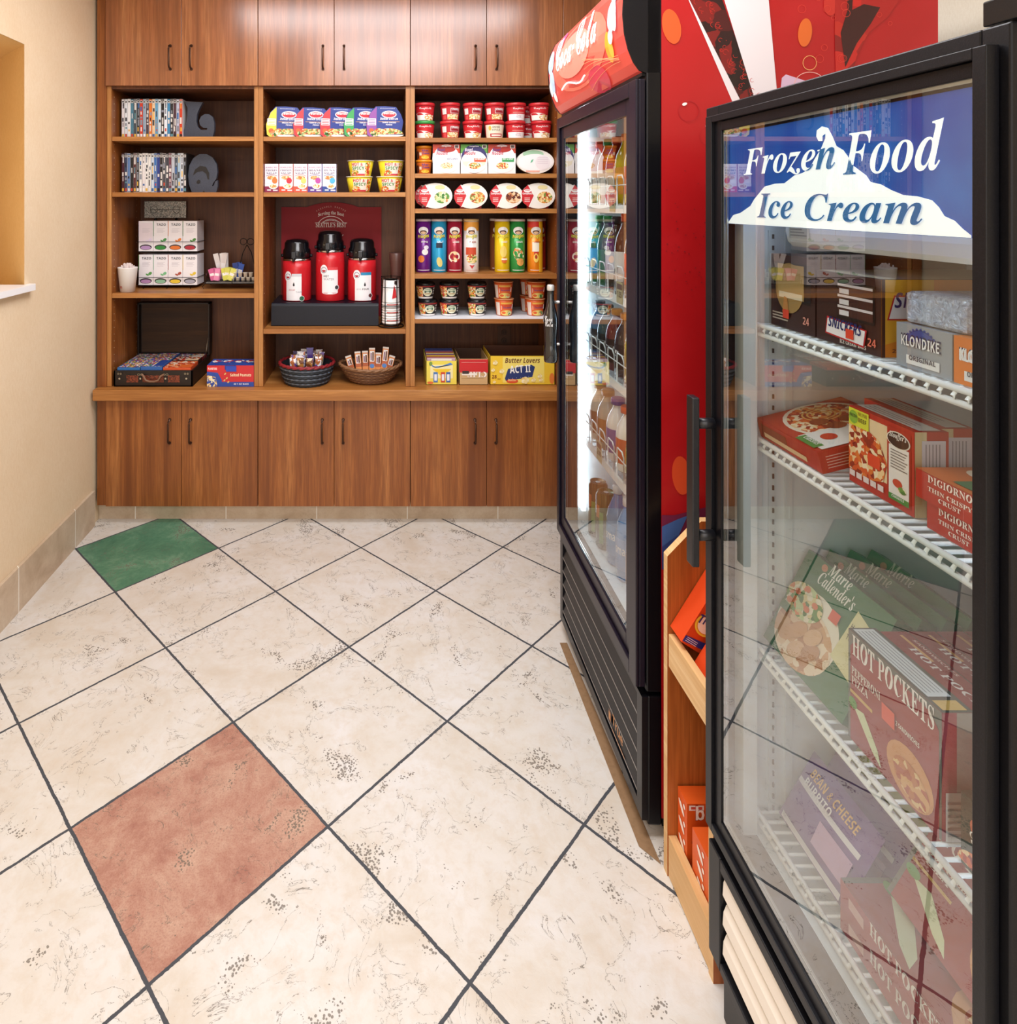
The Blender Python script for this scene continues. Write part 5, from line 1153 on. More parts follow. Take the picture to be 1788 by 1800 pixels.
c_ = q(1210, 196); m.ring(f, c_[0], c_[1], .0245, .0245, .0014, C('#a81820'), .0014, 30); m.disc(f, c_[0]-.010, c_[1]+.017, .006, .0035, C('#f8f0f0'), .0016, 12, .3)
c_ = q(1243, 222); m.disc(f, c_[0], c_[1], .006, .003, C('#f8f0f0'), .0016, 12); c_ = q(1245, 240); m.ring(f, c_[0], c_[1], .022, .022, .001, C('#a81820'), .0014, 24)
c_ = q(1419, 112); m.ring(f, c_[0], c_[1], .0165, .0175, .0016, C('#e8a868'), .0014, 24); c_ = q(1419, 150); m.ring(f, c_[0], c_[1], .036, .030, .0016, C('#f0b8b0'), .0014, 24, 0, 3.14)
P([(1371, 138), (1378, 132), (1420, 146), (1420, 170), (1368, 166)], '#d8b8d4', .0012)
P([(1163, 905), (1185, 905), (1260, 885), (1260, 990), (1163, 990)], '#7a2a4a', .0010); P([(1163, 925), (1190, 912), (1208, 905), (1190, 945), (1163, 975)], '#4a6aa8', .0016); P([(1163, 960), (1190, 940), (1215, 935), (1215, 1000), (1163, 1000)], '#3a4a88', .0018)
for k in range(60):
    c_ = q(R.uniform(1170, 1240), R.gauss(430, 60)); rr = R.uniform(.0008, .0025); m.disc(f, max(c_[0], x0+.004), c_[1], rr, rr*.8, C('#8a1a20', .4), .0012, 7)
m.build('side_graphic', t, 'red printed side panel with white bands and bubbles')
# drinks inside
def bottle(cx, cy, z, r, h, body, cap, lab, name='drink_bottle', label='', grp=None, neck=.013, sq=False, capr=None, text=None, liquid_top=.62, clr=False):
    tt = thing(name, label, 'bottle', (cx, cy, z), grp)
    m = MB().lathe((cx, cy, z), [(r*.85, 0), (r, .006), (r, h*.28), (r*.95, h*.33), (r, h*.38), (r, h*.58), (r*.85, h*.70), (r*.5, h*.82), (neck, h*.86), (neck, h*.90)], body, 22); m.build('bottle_body', tt)
    m = MB().lathe((cx, cy, z), [(capr or neck*1.15, h*.9), (capr or neck*1.15, h*.985), ((capr or neck*1.15)*.9, h)], cap, 18); m.build('cap', tt)
    ff = CYL((cx, cy, z), r, -math.radians(50)); m = MB().rect(ff, -r*1.5, h*.14, r*1.5, h*.52, lab, .0006, 14)
    if text: m.text(ff, text, 0, h*.33, r*1.5, h*.10, C('#f2f2f2'), 'sb', .0014)
    m.build('wrap_label', tt)
BB = lambda h: C(h, .1, 0, 0, 0, 1)
def row(z, xs, items, grp, r=.033):
    for k, (yy, h, bd, cp, lb, ds, kw) in enumerate(items):
        bottle(xs+.0218*(yy-1.489), yy, z, r, h, BB(bd), C(cp, .35), C(lb, .35), label=ds, grp=grp, **kw)
XB = .727
row(CSH[0], XB, [(2.125, .21, '#a02828', '#c83028', '#e8e0d8', 'red juice bottle at the far end of the top cooler shelf', {}), (2.045, .21, '#c85020', '#2f8a40', '#e8e0d8', 'orange juice bottle with green cap on the top cooler shelf', {}), (1.965, .21, '#a83020', '#d84a28', '#d8c8b8', 'red bottle with orange cap on the top cooler shelf', {}), (1.885, .21, '#d8c020', '#d86a28', '#e8a040', 'yellow bottle third from the far end of the top cooler shelf', {}), (1.805, .21, '#e0c828', '#d84a28', '#c84a30', 'yellow bottle with red label on the top cooler shelf', {}), (1.725, .21, '#c85020', '#e8e8e8', '#e8d8c0', 'orange drink bottle nearest the door frame on the top cooler shelf', {})], 'bottles on the top cooler shelf')
row(CSH[1], XB, [(2.125, .225, '#1f7a44', '#1f8a4a', '#2a6ab0', 'green soda bottle at the far end of the second cooler shelf', {}), (2.045, .225, '#1f6a40', '#1f8a4a', '#3a8a5a', 'green soda bottle with green label on the second cooler shelf', {}), (1.965, .225, '#3a241c', '#2a2a30', '#e0e0e0', 'dark soda bottle with grey label on the second cooler shelf', {}), (1.885, .235, '#5a2c1a', '#e0522a', '#e8e0dc', 'brown soda bottle with orange cap on the second cooler shelf', {}), (1.805, .235, '#4a2418', '#c8302a', '#d8302a', 'brown soda bottle with red cap on the second cooler shelf', {}), (1.725, .235, '#4a2418', '#e8e8e8', '#b8c4cc', 'brown soda bottle with silver label on the second cooler shelf', {})], 'bottles on the second cooler shelf')
row(CSH[2], XB, [(2.125, .19, '#2a6a9a', '#1c3048', '#1c2430', 'blue sports drink at the far end of the third cooler shelf', {'text': '2', 'capr': .017}), (2.045, .19, '#1d4a58', '#1c2430', '#141c22', 'dark teal sports drink on the third cooler shelf', {'text': '2', 'capr': .017}), (1.965, .19, '#6a1c24', '#e8a050', '#241418', 'dark red sports drink on the third cooler shelf', {'text': '2', 'capr': .017}), (1.885, .19, '#2a2430', '#e08a2c', '#201c24', 'near-black sports drink with orange cap on the third cooler shelf', {'text': '5', 'capr': .017}), (1.805, .19, '#b8b030', '#d8c828', '#7a7a30', 'yellow sports drink on the third cooler shelf', {'capr': .017}), (1.725, .19, '#c86a28', '#d87828', '#2a2a2a', 'orange sports drink on the third cooler shelf', {'capr': .017})], 'bottles on the third cooler shelf')
row(CSH[3], XB, [(2.125, .19, '#c8bcae', '#8a6a58', '#7a4a30', 'chocolate milk bottle at the far end of the fourth cooler shelf', {'capr': .020}), (2.045, .19, '#b8a898', '#7a4a34', '#a0622e', 'light brown milk bottle with brown cap on the fourth cooler shelf', {'capr': .020}), (1.955, .19, '#f2eeea', '#4a3090', '#5a4a9a', 'white milk bottle with purple cap on the fourth cooler shelf', {'capr': .021}), (1.872, .19, '#f6f2ec', '#e05a28', '#c8562c', 'white milk bottle with orange cap on the fourth cooler shelf', {'capr': .021}), (1.79, .18, '#d8d030', '#8a3a90', '#c8d838', 'yellow-green bottle on the fourth cooler shelf', {'capr': .019}), (1.71, .19, '#e8e4d8', '#c8302a', '#d8a040', 'white bottle with red cap on the fourth cooler shelf', {'capr': .020})], 'bottles on the fourth cooler shelf', .034)
for k, (yy, bd, lb, h, ds, tx) in enumerate(((1.955, '#2a78b8', '#3a88c8', .24, 'blue water bottle standing farther back on the cooler floor', 'smart'), (1.872, '#3a8ad0', '#7aa0d8', .24, 'bright blue water bottle nearer the front of the cooler floor', 'smart'), (1.79, '#b8a8b8', '#d0a890', .22, 'pale pinkish bottle on the cooler floor', None), (1.71, '#e0b890', '#e8e0d8', .22, 'peach coloured bottle nearest the frame on the cooler floor', None))):
    bottle(XB+.0218*(yy-1.489), yy, .386, .034, h, BB(bd), C('#e8eef2', .3), C(lb, .35), label=ds, grp='bottles on the cooler floor', text=tx)
for k, (yy, c_, ds) in enumerate(((2.12, '#5a4a34', 'brown and green tall drink can at the far end of the cooler floor'), (2.045, '#3a4a2c', 'dark green tall drink can beside the blue water bottles'))):
    tt = thing('drink_can', ds, 'can', (.732, yy, .386))
    m = MB().lathe((.732, yy, .386), [(.026, 0), (.031, .006), (.031, .168), (.026, .177), (.0265, .179), (.0235, .178), (.023, .175), (0, .175)], C(c_, .25, .5), 24)
    ff = CYL((.732, yy, .386), .031, -.87); m.rect(ff, -.006, .02, .008, .12, C('#6a9a40'), .0006, 3); m.rect(ff, -.02, .10, -.005, .14, C('#c86a3a'), .0006, 3); m.build('can_body', tt)
    m = MB().lathe((.732, yy, .386), [(.008, .1755), (.008, .177)], C('#b8b8b8', .25, 1), 12); m.build('pull_tab', tt)
# ================================================================ wooden rack
r0, r1 = 1.212, 1.424; XR0 = .640
t = thing('display_rack', 'low light wooden display rack squeezed between the cooler and the freezer', 'rack', (.9, 1.318, 0))
outl = [(XR0, 0), (1.25, 0), (1.25, .79), (.715, .79), (XR0, .712)]
for ya in (r0, r1-.018):
    g = lambda a, b, d=0, y=ya: Vector((a, y+d, b)); MB().prism(outl, g, 0, .018, OAK, PINE).build('side_panel', t)
PN = PINE
MB().box(1.232, 1.25, r0+.0185, r1-.0185, 0, .79, OAK).build('back_panel', t)
MB().box(XR0+.002, XR0+.020, r0+.0185, r1-.0185, .002, .092, PN).build('lip_board', t, bev=.001)
MB().box(XR0+.002, XR0+.018, r0+.0185, r1-.0185, .468, .541, PN).build('lip_board', t, bev=.002)
MB().box(XR0+.021, 1.231, r0+.0185, r1-.0185, .002, .022, OAK).build('shelf_board', t)
MB().box(XR0+.031, 1.231, r0+.0185, r1-.0185, .453, .468, OAK).build('shelf_board', t)
# detergent boxes leaning back on the sloping shelf
ORG = C('#d8481c', .4)
for k in range(2):
    ya = 1.352-.062*k; yb_ = ya+.052; M = Matrix.Translation((.656+.020*k, 0, .576-.040*k)) @ Matrix.Rotation(math.radians(32), 4, 'Y')
    tt = thing('detergent_box', 'orange leaning laundry detergent box, '+('next to the far side panel' if k == 0 else 'nearer, mostly behind the freezer door'), 'box', (XR0+.06, ya+.04, .487), 'detergent boxes on the rack')
    mm = MB().box(.0, .080, ya, yb_, -.02, .17, ORG, M); fe = lambda a, b, d=0, M=M, ya=ya: M @ Vector((a, ya-d, b-.02))
    mm.rect(fe, 0, .12, .08, .19, C('#e0641e'), .0006); mm.disc(fe, .026, .058, .0245, .0245, C('#f0a020'), .0009, 26); mm.ring(fe, .026, .058, .0245, .0245, .004, C('#f6d040'), .0013, 28); mm.disc(fe, .026, .058, .0185, .0185, C('#f6ece0'), .0015, 24)
    mm.text(fe, 'Tide', .026, .058, .040, .021, C('#1c2c7a'), 'sbi', .0020, rot=.15); mm.poly(fe, [(.0, .018), (.08, .030), (.08, .014), (.0, .004)], C('#2a2f86'), .0011)
    for q_ in range(3): mm.rect(fe, .004, .016-q_*.004, .03, .0173-q_*.004, C('#e8e0f0'), .0016)
    mm.build('carton', tt)
for k, (ya, yb_, zt_) in enumerate(((1.360, 1.402, .205), (1.262, 1.337, .178))):
    xx = XR0+.0215; tt = thing('dryer_sheet_box', 'orange dryer sheet box on the rack floor, '+('farther one, against the side panel' if k == 0 else 'nearer one, partly behind the freezer'), 'box', (xx+.09, (ya+yb_)/2, .0225), 'dryer sheet boxes on the rack')
    m = MB().box(xx, xx+.20, ya, yb_, .0225, zt_, C('#dc5a1c', .4)); g = front(xx, ya, .0225); hh = zt_-.0225
    m.disc(g, .10, hh*.8, .05, .03, C('#e8a028'), .0006, 20); m.text(g, 'bounce', .085, hh-.036, .135, .034, C('#b02028'), 'sb', .0012); m.text(g, 'bounce', .083, hh-.034, .13, .031, C('#fbf6f2'), 'sb', .002); m.rect(g, .004, hh-.014, .036, hh-.003, C('#f0e8e8'), .001); m.rect(g, .008, hh-.011, .032, hh-.006, C('#c84a3a'), .0014); m.rect(g, .01, hh-.085, .12, hh-.080, C('#8a2a18'), .001)
    s_ = side(xx, yb_, .0225)
    for q_ in range(4): m.disc(s_, (yb_-ya)*.45, hh*(.84-.21*q_), .016, .006, C('#f4e4dc'), .001, 12, -.7); m.disc(s_, (yb_-ya)*.45+.012, hh*(.84-.21*q_)+.012, .005, .005, C('#f4e4dc'), .001, 10)
    m.build('carton', tt)

# ================================================================ glass-door freezer
FX = .597; f0, f1 = .622, 1.158
t = thing('glass_door_freezer', 'black upright freezer with glass door and blue frozen food sign, right foreground', 'freezer', (.95, .9, 0))
BY0, BY1, BZ1 = .612, 1.184, 1.676
m = MB()
m.box(.664, 1.31, BY0, BY0+.04, .10, BZ1, BLACK); m.box(.664, 1.31, BY1-.038, BY1, .10, BZ1, BLACK); m.box(1.27, 1.31, BY0, BY1, .10, BZ1, BLACK)
m.box(.664, 1.27, BY0, BY1, BZ1-.05, BZ1, BLACK); m.box(.664, 1.27, BY0, BY1, .10, .35, BLACK)
m.build('cabinet_body', t)
m = MB(); m.box(.6115, .6638, BY0, BY0+.03, .345, BZ1, BLACK2); m.box(.6115, .6638, BY1-.045, BY1, .345, BZ1, BLACK2); m.box(.6115, .6638, BY0+.0302, BY1-.0452, BZ1-.062, BZ1, BLACK2); m.box(.6115, .6638, BY0+.0302, BY1-.0452, .345, .385, BLACK2)
m.build('front_frame', t, bev=.002)
MB().box(.630, 1.30, BY0+.01, BY1-.025, .004, .0995, BLACK2).build('base_skirt', t, bev=.003)
m = MB(); yi0, yi1, xi0, xi1, zi0, zi1 = BY0+.042, 1.1385, .664, 1.262, .386, 1.61
m.add([(xi0, yi1, zi0), (xi1, yi1, zi0), (xi1, yi1, zi1), (xi0, yi1, zi1)], [(0, 1, 2, 3)], LINER); m.add([(xi0, yi0, zi0), (xi1, yi0, zi0), (xi1, yi0, zi1), (xi0, yi0, zi1)], [(3, 2, 1, 0)], LINER)
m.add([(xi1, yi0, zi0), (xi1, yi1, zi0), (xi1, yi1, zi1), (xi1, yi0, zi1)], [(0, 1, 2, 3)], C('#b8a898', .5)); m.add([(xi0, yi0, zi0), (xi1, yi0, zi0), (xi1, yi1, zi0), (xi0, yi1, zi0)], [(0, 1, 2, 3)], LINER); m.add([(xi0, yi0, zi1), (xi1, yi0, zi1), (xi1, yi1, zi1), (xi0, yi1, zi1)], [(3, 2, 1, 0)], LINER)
m.box(.640, .6645, 1.112, 1.1385, .386, 1.612, LINER)
m.build('white_liner', t, 'white interior lining')
m = MB()
for xx in (.705, .735): m.box(xx-.006, xx+.006, yi1-.004, yi1-.0005, .40, 1.45, C('#e4ecee', .4))
z = .41
while z < 1.44: m.box(.7045, .7075, yi1-.006, yi1-.0038, z, z+.008, C('#4a4a48')); z += .0205
m.build('shelf_pilaster', t, 'slotted white shelf rail')
m = MB(); m.prism([(.712, 1.425), (.704, 1.433), (.700, 1.45), (.700, 1.60), (1.2, 1.60), (1.2, 1.44)], lambda a, b, d=0: Vector((a, yi0+.004+d, b)), 0, 1.085-yi0, C('#e8eef0', .4)); m.build('evaporator_housing', t, 'white rounded housing')
m = MB(); g = side(.699, 1.078, 1.44); m.rect(g, 0, 0, .05, .022, C('#c8c8b8'), .0004); [m.rect(g, .004, .004+.005*k, .045-.006*k, .006+.005*k, C('#7a7a70'), .0008) for k in range(3)]; m.build('rating_label', t)
MB().box(.668, .680, yi0+.002, yi0+.014, .45, 1.42, C('#e0f0ff', .4, 0, 8.0)).build('light_strip', t, 'lit white strip lamp')
MB().box(.650, .664, .70, 1.08, 1.585, 1.60, C('#e0f0ff', .4, 0, 8.0)).build('light_strip', t, 'lit white strip lamp')
FSH = [1.286, 1.083, .713, .417]; XS = .676
for k, z in enumerate(FSH):
    m = MB(); y0_, y1_ = yi0+.006, yi1-.006
    for zz, rr in ((z-.004, .0042), (z-.020, .0042)): m.tube([(XS, y0_, zz), (XS, y1_, zz)], rr, WHITEW, 8)
    n_ = 26
    for i in range(n_):
        yy = y0_+.008+(y1_-y0_-.016)*i/(n_-1); m.tube([(XS+.001, yy, z-.021), (XS-.0035, yy, z-.012), (XS+.003, yy, z-.0032), (1.25, yy, z-.0032)], .0026, WHITEW, 6)
    for xx in (.85, 1.05, 1.24): m.tube([(xx, y0_, z-.008), (xx, y1_, z-.008)], .003, WHITEW, 6)
    m.build('wire_shelf', t, 'white wire shelf')
# door
m = MB(); S0, S1 = .018, .042; Z0, Z1 = .366, 1.656; zb0, zb1 = .405, 1.627
m.box(FX, .6105, f0, f0+.015, Z0, Z1, BLACK2); m.box(FX, .6105, f1-.020, f1, Z0, Z1, BLACK2); m.box(FX, .6105, f0+.015, f1-.020, Z1-.012, Z1, BLACK2); m.box(FX, .6105, f0+.015, f1-.020, Z0, Z0+.016, BLACK2)
m.box(FX+.006, .6105, f0+.015, f0+.017, Z0, Z1, BLACK2); m.box(FX+.006, .6105, f1-S1, f1-.0205, Z0, Z1, BLACK); m.box(FX+.006, .6105, f0+.015, f1-S1, zb1, Z1-.0125, BLACK); m.box(FX+.006, .6105, f0+.015, f1-S1, Z0+.0165, zb0, BLACK)
d = m.build('glass_door', t, 'black framed door', .0015)
a0, a1 = f0+.018, f1-S1
a0 = f0+.0145
MB().add([(.6055, a0, zb0), (.6055, a1+.002, zb0), (.6055, a1+.002, zb1), (.6055, a0, zb1)], [(0, 1, 2, 3)], GLASS).build('glass_pane', d, 'clear glass pane')
m = MB(); SV = C('#cdd4d6', .25, .7)
m.box(.607, .6095, a1-.003, a1+.001, zb0, zb1, SV); m.box(.607, .6095, a1-.012, a1-.009, zb0, zb1, SV); m.box(.607, .6095, a0, a1, zb0, zb0+.004, SV); m.box(.607, .6095, a0, a1, zb1-.004, zb1, SV); m.box(.607, .6095, a0+.004, a0+.007, zb0, zb1, SV); m.box(.607, .6095, a0, a1, zb0+.010, zb0+.013, SV)
m.build('pane_spacer', d, 'silver pane spacer')
# sign behind the glass
m = MB(); sy1, sy0 = 1.108, a0+.006; sz0, sz1 = 1.463, 1.6195; XSG = .6112
BL = speck('royal_blue_print', '#1c3f96', '#2a6ab8', 9, .35, .35, .7, .8)
def emis(mt, s, bc='Base Color'):
    nt = mt.node_tree; b = nt.nodes['Principled BSDF']
    if b.inputs[bc].is_linked: nt.links.new(b.inputs[bc].links[0].from_socket, b.inputs['Emission Color'])
    else: b.inputs['Emission Color'].default_value = b.inputs[bc].default_value
    b.inputs['Emission Strength'].default_value = s; return mt
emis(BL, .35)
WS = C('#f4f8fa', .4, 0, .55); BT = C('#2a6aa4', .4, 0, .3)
m.box(XSG, XSG+.003, sy0, sy1, sz0, sz1, BL); g = side(XSG, sy1, 0); q = lambda px, py: (sy1-XSG/((px-CX)/F), PZ(py, XSG/((px-CX)/F)))
MN = [(1281, 391), (1290, 378), (1303, 374), (1320, 362), (1327, 350), (1345, 328), (1363, 323), (1380, 322), (1398, 308), (1412, 304), (1424, 296), (1434, 278), (1444, 262), (1452, 243), (1452, 235), (1447, 239), (1447, 248), (1440, 248), (1436, 240), (1437, 229), (1446, 222), (1457, 225), (1464, 238), (1472, 257), (1484, 264), (1492, 275), (1500, 290), (1513, 300), (1524, 308), (1532, 320), (1550, 324), (1568, 334), (1590, 343), (1614, 345), (1640, 352), (1652, 364), (1662, 380), (1680, 388), (1694, 402), (1709, 414), (1709, 424), (1500, 408), (1281, 396)]
mp = [q(*p) for p in MN]; mp = [(a, max(b, sz0+.0005)) for a, b in mp]; m.poly(g, mp, WS, .0008)
def inside(p, P):
    c = False
    for (x0, y0), (x1, y1) in zip(P, P[1:]+P[:1]):
        if (y0 > p[1]) != (y1 > p[1]) and p[0] < (x1-x0)*(p[1]-y0)/(y1-y0)+x0: c = not c
    return c
def word(t_, px0, px1, zlo, zhi, mat, d, alt=None):
    """sign lettering; where it crosses the white snow it is printed in the other colour"""
    a_ = q(px0, 300)[0]; b_ = q(px1, 300)[0]; V, T, bw, bh = glyphs(t_, 'rbi', 4)
    P = [(a_+u/bw*(b_-a_), zlo+v/bh*(zhi-zlo)) for u, v in V]
    if not alt: m.add([g(u, v, d) for u, v in P], T, mat); return
    for f_ in T:
        for k in range(1, len(f_)-1):
            tr = [[P[f_[0]], P[f_[k]], P[f_[k+1]]]]
            for _ in range(3):
                nx = []
                for A_, B_, C_ in tr:
                    ab = ((A_[0]+B_[0])/2, (A_[1]+B_[1])/2); bc = ((B_[0]+C_[0])/2, (B_[1]+C_[1])/2); ca = ((C_[0]+A_[0])/2, (C_[1]+A_[1])/2)
                    nx += [[A_, ab, ca], [ab, B_, bc], [ca, bc, C_], [ab, bc, ca]]
                tr = nx
            for A_, B_, C_ in tr:
                cc = ((A_[0]+B_[0]+C_[0])/3, (A_[1]+B_[1]+C_[1])/3)
                m.add([g(A_[0], A_[1], d), g(B_[0], B_[1], d), g(C_[0], C_[1], d)], [(0, 1, 2)], alt if inside(cc, mp) else mat)
word('Frozen', 1309, 1470, PZ(312, 1.04), PZ(262, 1.04), WS, .0014, BT)
word('Food', 1484, 1662, PZ(305, .77), PZ(218, .74), WS, .0014, BT)
word('Ice', 1333, 1396, PZ(384, .98), PZ(340, .98), BT, .002)
word('Cream', 1417, 1625, PZ(392, .80), PZ(340, .84), BT, .002)
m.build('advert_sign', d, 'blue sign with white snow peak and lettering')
# handle
m = MB(); hb = C('#17171c', .35)
m.box(.5535, .5665, 1.118, 1.141, PZ(991, 1.13), PZ(696, 1.13), hb)
h_ = m.build('door_handle', d, 'long black square bar handle', .002)
for zz in (1.105, .905): MB().lathe((.5667, 1.130, zz), [(.0095, 0), (.0095, .030)], hb, 16, axis='x').build('handle_post', h_)
# grille with cream louvres
m = MB(); g0, g1 = .139, .340; GX = .6005
m.box(GX, .6285, f0, f0+.03, g0, g1, BLACK2); m.box(GX, .6285, f1-.042, f1-.004, g0, g1, BLACK2); m.box(GX, .6285, f0+.03, f1-.042, g1-.022, g1, BLACK2); m.box(GX, .6285, f0+.03, f1-.042, g0, g0+.018, BLACK2)
m.box(.6225, .6285, f0+.03, f1-.042, g0+.018, g1-.022, DARK); m.build('lower_grille', t, 'black grille frame', .002)
CRM = C('#ebe4da', .5)
for k in range(3):
    zz = g0+.030+k*.052
    MB().prism([(.620, zz), (.606, zz+.002), (.6035, zz+.008), (.605, zz+.03), (.610, zz+.042), (.6205, zz+.046)], lambda a, b, d=0: Vector((a, f0+.032+d, b)), 0, f1-f0-.078, CRM).build('louvre', t, 'cream louvre', .002)
m = MB().box(.620, .69, .585, .650, 1.680, 1.706, C('#121216', .2)); m.box(.64, .66, .62, .64, 1.6765, 1.68, C('#121216', .2)); m.build('top_hinge', t, 'glossy black hinge bracket', .005, 3)

# ---- frozen goods
def carton(nm, lab, cat, x, px0, px1, z0, h, dep, col, fn, grp=None, tilt=0, fs=None, top=None):
    """carton whose front faces the aisle at distance x; px0/px1 give its far and near ends"""
    ya, yb_ = x/((px1-CX)/F), x/((px0-CX)/F)
    if tilt > 0: z0 += dep*math.sin(math.radians(tilt))+.001
    tt = thing(nm, lab, cat, (x, (ya+yb_)/2, z0), grp); W = yb_-ya
    R_ = Matrix.Translation((x, 0, z0)) @ Matrix.Rotation(math.radians(tilt), 4, 'Y') @ Matrix.Translation((-x, 0, -z0))
    m = MB().box(x, x+dep, ya, yb_, z0, z0+h, col, R_); k = R_ @ Vector((x, yb_, z0)); u = Vector((0, -1, 0)); v = (R_.to_3x3() @ Vector((0, 0, 1)))
    fn(m, FR(k, u, v), W, h)
    k2 = R_ @ Vector((x, ya, z0)); uu = R_.to_3x3() @ Vector((1, 0, 0))
    if fs: fs(m, FR(k2, uu, v), dep, h)
    if top: k3 = R_ @ Vector((x, yb_, z0+h)); top(m, FR(k3, u, uu), W, dep)
    m.build('printed_carton', tt); return (ya, yb_)
SBR = C('#3a1c18', .4)
def snik(m, f, W, h, full=True):
    m.rect(f, W*.08 if not full else W*.35, h*.38, W*.92, h*.9, C('#1a100e'), .0008)
    if full:
        for k in range(3):
            m.rect(f, W*.37, h*(.42+.15*k), W*.9, h*(.53+.15*k), C('#4a241c'), .0014); m.rect(f, W*.37, h*(.53+.15*k), W*.9, h*(.565+.15*k), C('#e8e0e4'), .0016); m.rect(f, W*.40, h*(.43+.15*k), W*.55, h*(.50+.15*k), C('#e8e4e8'), .0018)
        m.poly(f, [(W*.17, h*.12), (W*.78, h*.06), (W*.82, h*.30), (W*.20, h*.37)], C('#c8242c'), .002); m.poly(f, [(W*.19, h*.14), (W*.77, h*.085), (W*.80, h*.285), (W*.215, h*.345)], C('#f4f0f4'), .0024)
        m.text(f, 'SNICKERS', W*.49, h*.215, W*.52, h*.15, C('#22286a'), 'sbi', .003, rot=-.05); m.text(f, 'ICE CREAM BARS', W*.6, h*.035, W*.4, h*.055, C('#f0e8e0'), 'sb', .001)
        m.text(f, '24', W*.88, h*.10, W*.12, h*.11, C('#e87860'), 'sb', .001); m.rect(f, W*.52, h*.13, W*.64, h*.26, C('#e8482c'), .0036)
    else:
        m.disc(f, W*.45, h*.56, W*.32, h*.34, C('#a88850'), .0012, 24); m.rect(f, W*.18, h*.42, W*.78, h*.88, C('#b89a60'), .0014); m.rect(f, W*.22, h*.42, W*.75, h*.5, C('#e8dcc0'), .0018)
        m.poly(f, [(W*.30, h*.22), (W*.44, h*.22), (W*.42, h*.42), (W*.34, h*.44)], C('#c88a48'), .002); m.rect(f, W*.32, h*.14, W*.46, h*.26, C('#e8482c'), .0026); m.text(f, '24', W*.82, h*.12, W*.13, h*.1, C('#e8a090'), 'sb', .001)
        for k in range(3): m.rect(f, W*.05, h*(.10+.04*k), W*.42, h*(.12+.04*k), C('#c8b8a8'), .001)
def snik_side(m, f, W, h):
    m.rect(f, 0, 0, W, h, C('#e88a24', .4), .0006); m.poly(f, [(0, h*.15), (W*.3, h*.35), (W*.3, h), (0, h)], C('#eeb030'), .0009); m.rect(f, 0, 0, W*.02, h, C('#3a1c18'), .0012)
    m.poly(f, [(W*.03, h*.48), (W*.52, h*.48), (W*.52, h*.80), (W*.07, h*.80)], C('#c8242c'), .0014); m.poly(f, [(W*.04, h*.50), (W*.51, h*.50), (W*.51, h*.78), (W*.075, h*.78)], C('#f4f0f4'), .0018); m.text(f, 'SNICKERS', W*.28, h*.64, W*.42, h*.20, C('#22286a'), 'sbi', .0024); m.text(f, '24-2.0', W*.12, h*.06, W*.12, h*.05, C('#7a3a1a'), 'sb', .0012)
z = FSH[0]+ES
carton('ice_cream_carton', 'dark brown ice cream bar carton with gold window, farthest on the top freezer shelf', 'carton', .690, 1356, 1433, z, .124, .24, SBR, lambda m, f, W, h: snik(m, f, W, h, False))
carton('ice_cream_carton', 'dark brown ice cream bar carton with orange side and white name panel', 'carton', .690, 1436, 1549, z, .107, .24, SBR, lambda m, f, W, h: snik(m, f, W, h, True), fs=snik_side, top=lambda m, f, W, h: m.rect(f, .002, .002, W-.002, h-.002, C('#c8b898'), .0006))
def klon(m, f, W, h):
    m.rect(f, 0, 0, W, h, C('#a8b4c0', .3, .3), .0005); m.disc(f, W*.46, h*.62, W*.26, h*.30, C('#2a4a9a'), .001, 26, 0, 0, 3.14159)
    for k in range(13): th = k*math.pi/12; m.disc(f, W*.46+W*.27*math.cos(th), h*.62+h*.31*math.sin(th), W*.022, h*.03, C('#2a4a9a'), .001, 8)
    m.text(f, 'KLONDIKE', W*.46, h*.50, W*.72, h*.28, C('#1c2450'), 'sb', .0014); m.text(f, 'KLONDIKE', W*.46, h*.505, W*.69, h*.24, C('#f4f6fa'), 'sb', .0022)
    m.rect(f, W*.20, h*.10, W*.80, h*.30, C('#e8ecf0'), .0014); m.text(f, 'ORIGINAL', W*.5, h*.20, W*.48, h*.11, C('#4a5060'), 'sb', .002)
ya, yb_ = carton('ice_cream_carton', 'silver and blue ice cream carton under a foil-wrapped block on the top freezer shelf', 'carton', .684, 1577, 1675, z, .056, .16, C('#b0bac2', .3, .3), klon)
m = MB().box(.690, .80, ya-.012, yb_-.004, z+.0565, z+.098, FOIL); m.build('x', None) if 0 else None
o = m.build('foil_block', None, None, .006, 2); tag(o, 'shiny crumpled foil-wrapped block of bars lying on the silver carton', 'foil pack')
def kl2(m, f, W, h): klon(m, f, W, h); m.rect(f, 0, 0, W, h, C('#e07a24'), .0013); m.text(f, 'KLONDIKE', W*.5, h*.5, W*.72, h*.28, C('#f4f6fa'), 'sb', .0024)
ya = .684/((1679-CX)/F); carton('ice_cream_carton', 'bright orange ice cream carton, nearest on the top freezer shelf', 'carton', .684, 1679, 1778, z, .056, .16, C('#e07a24', .35), kl2)
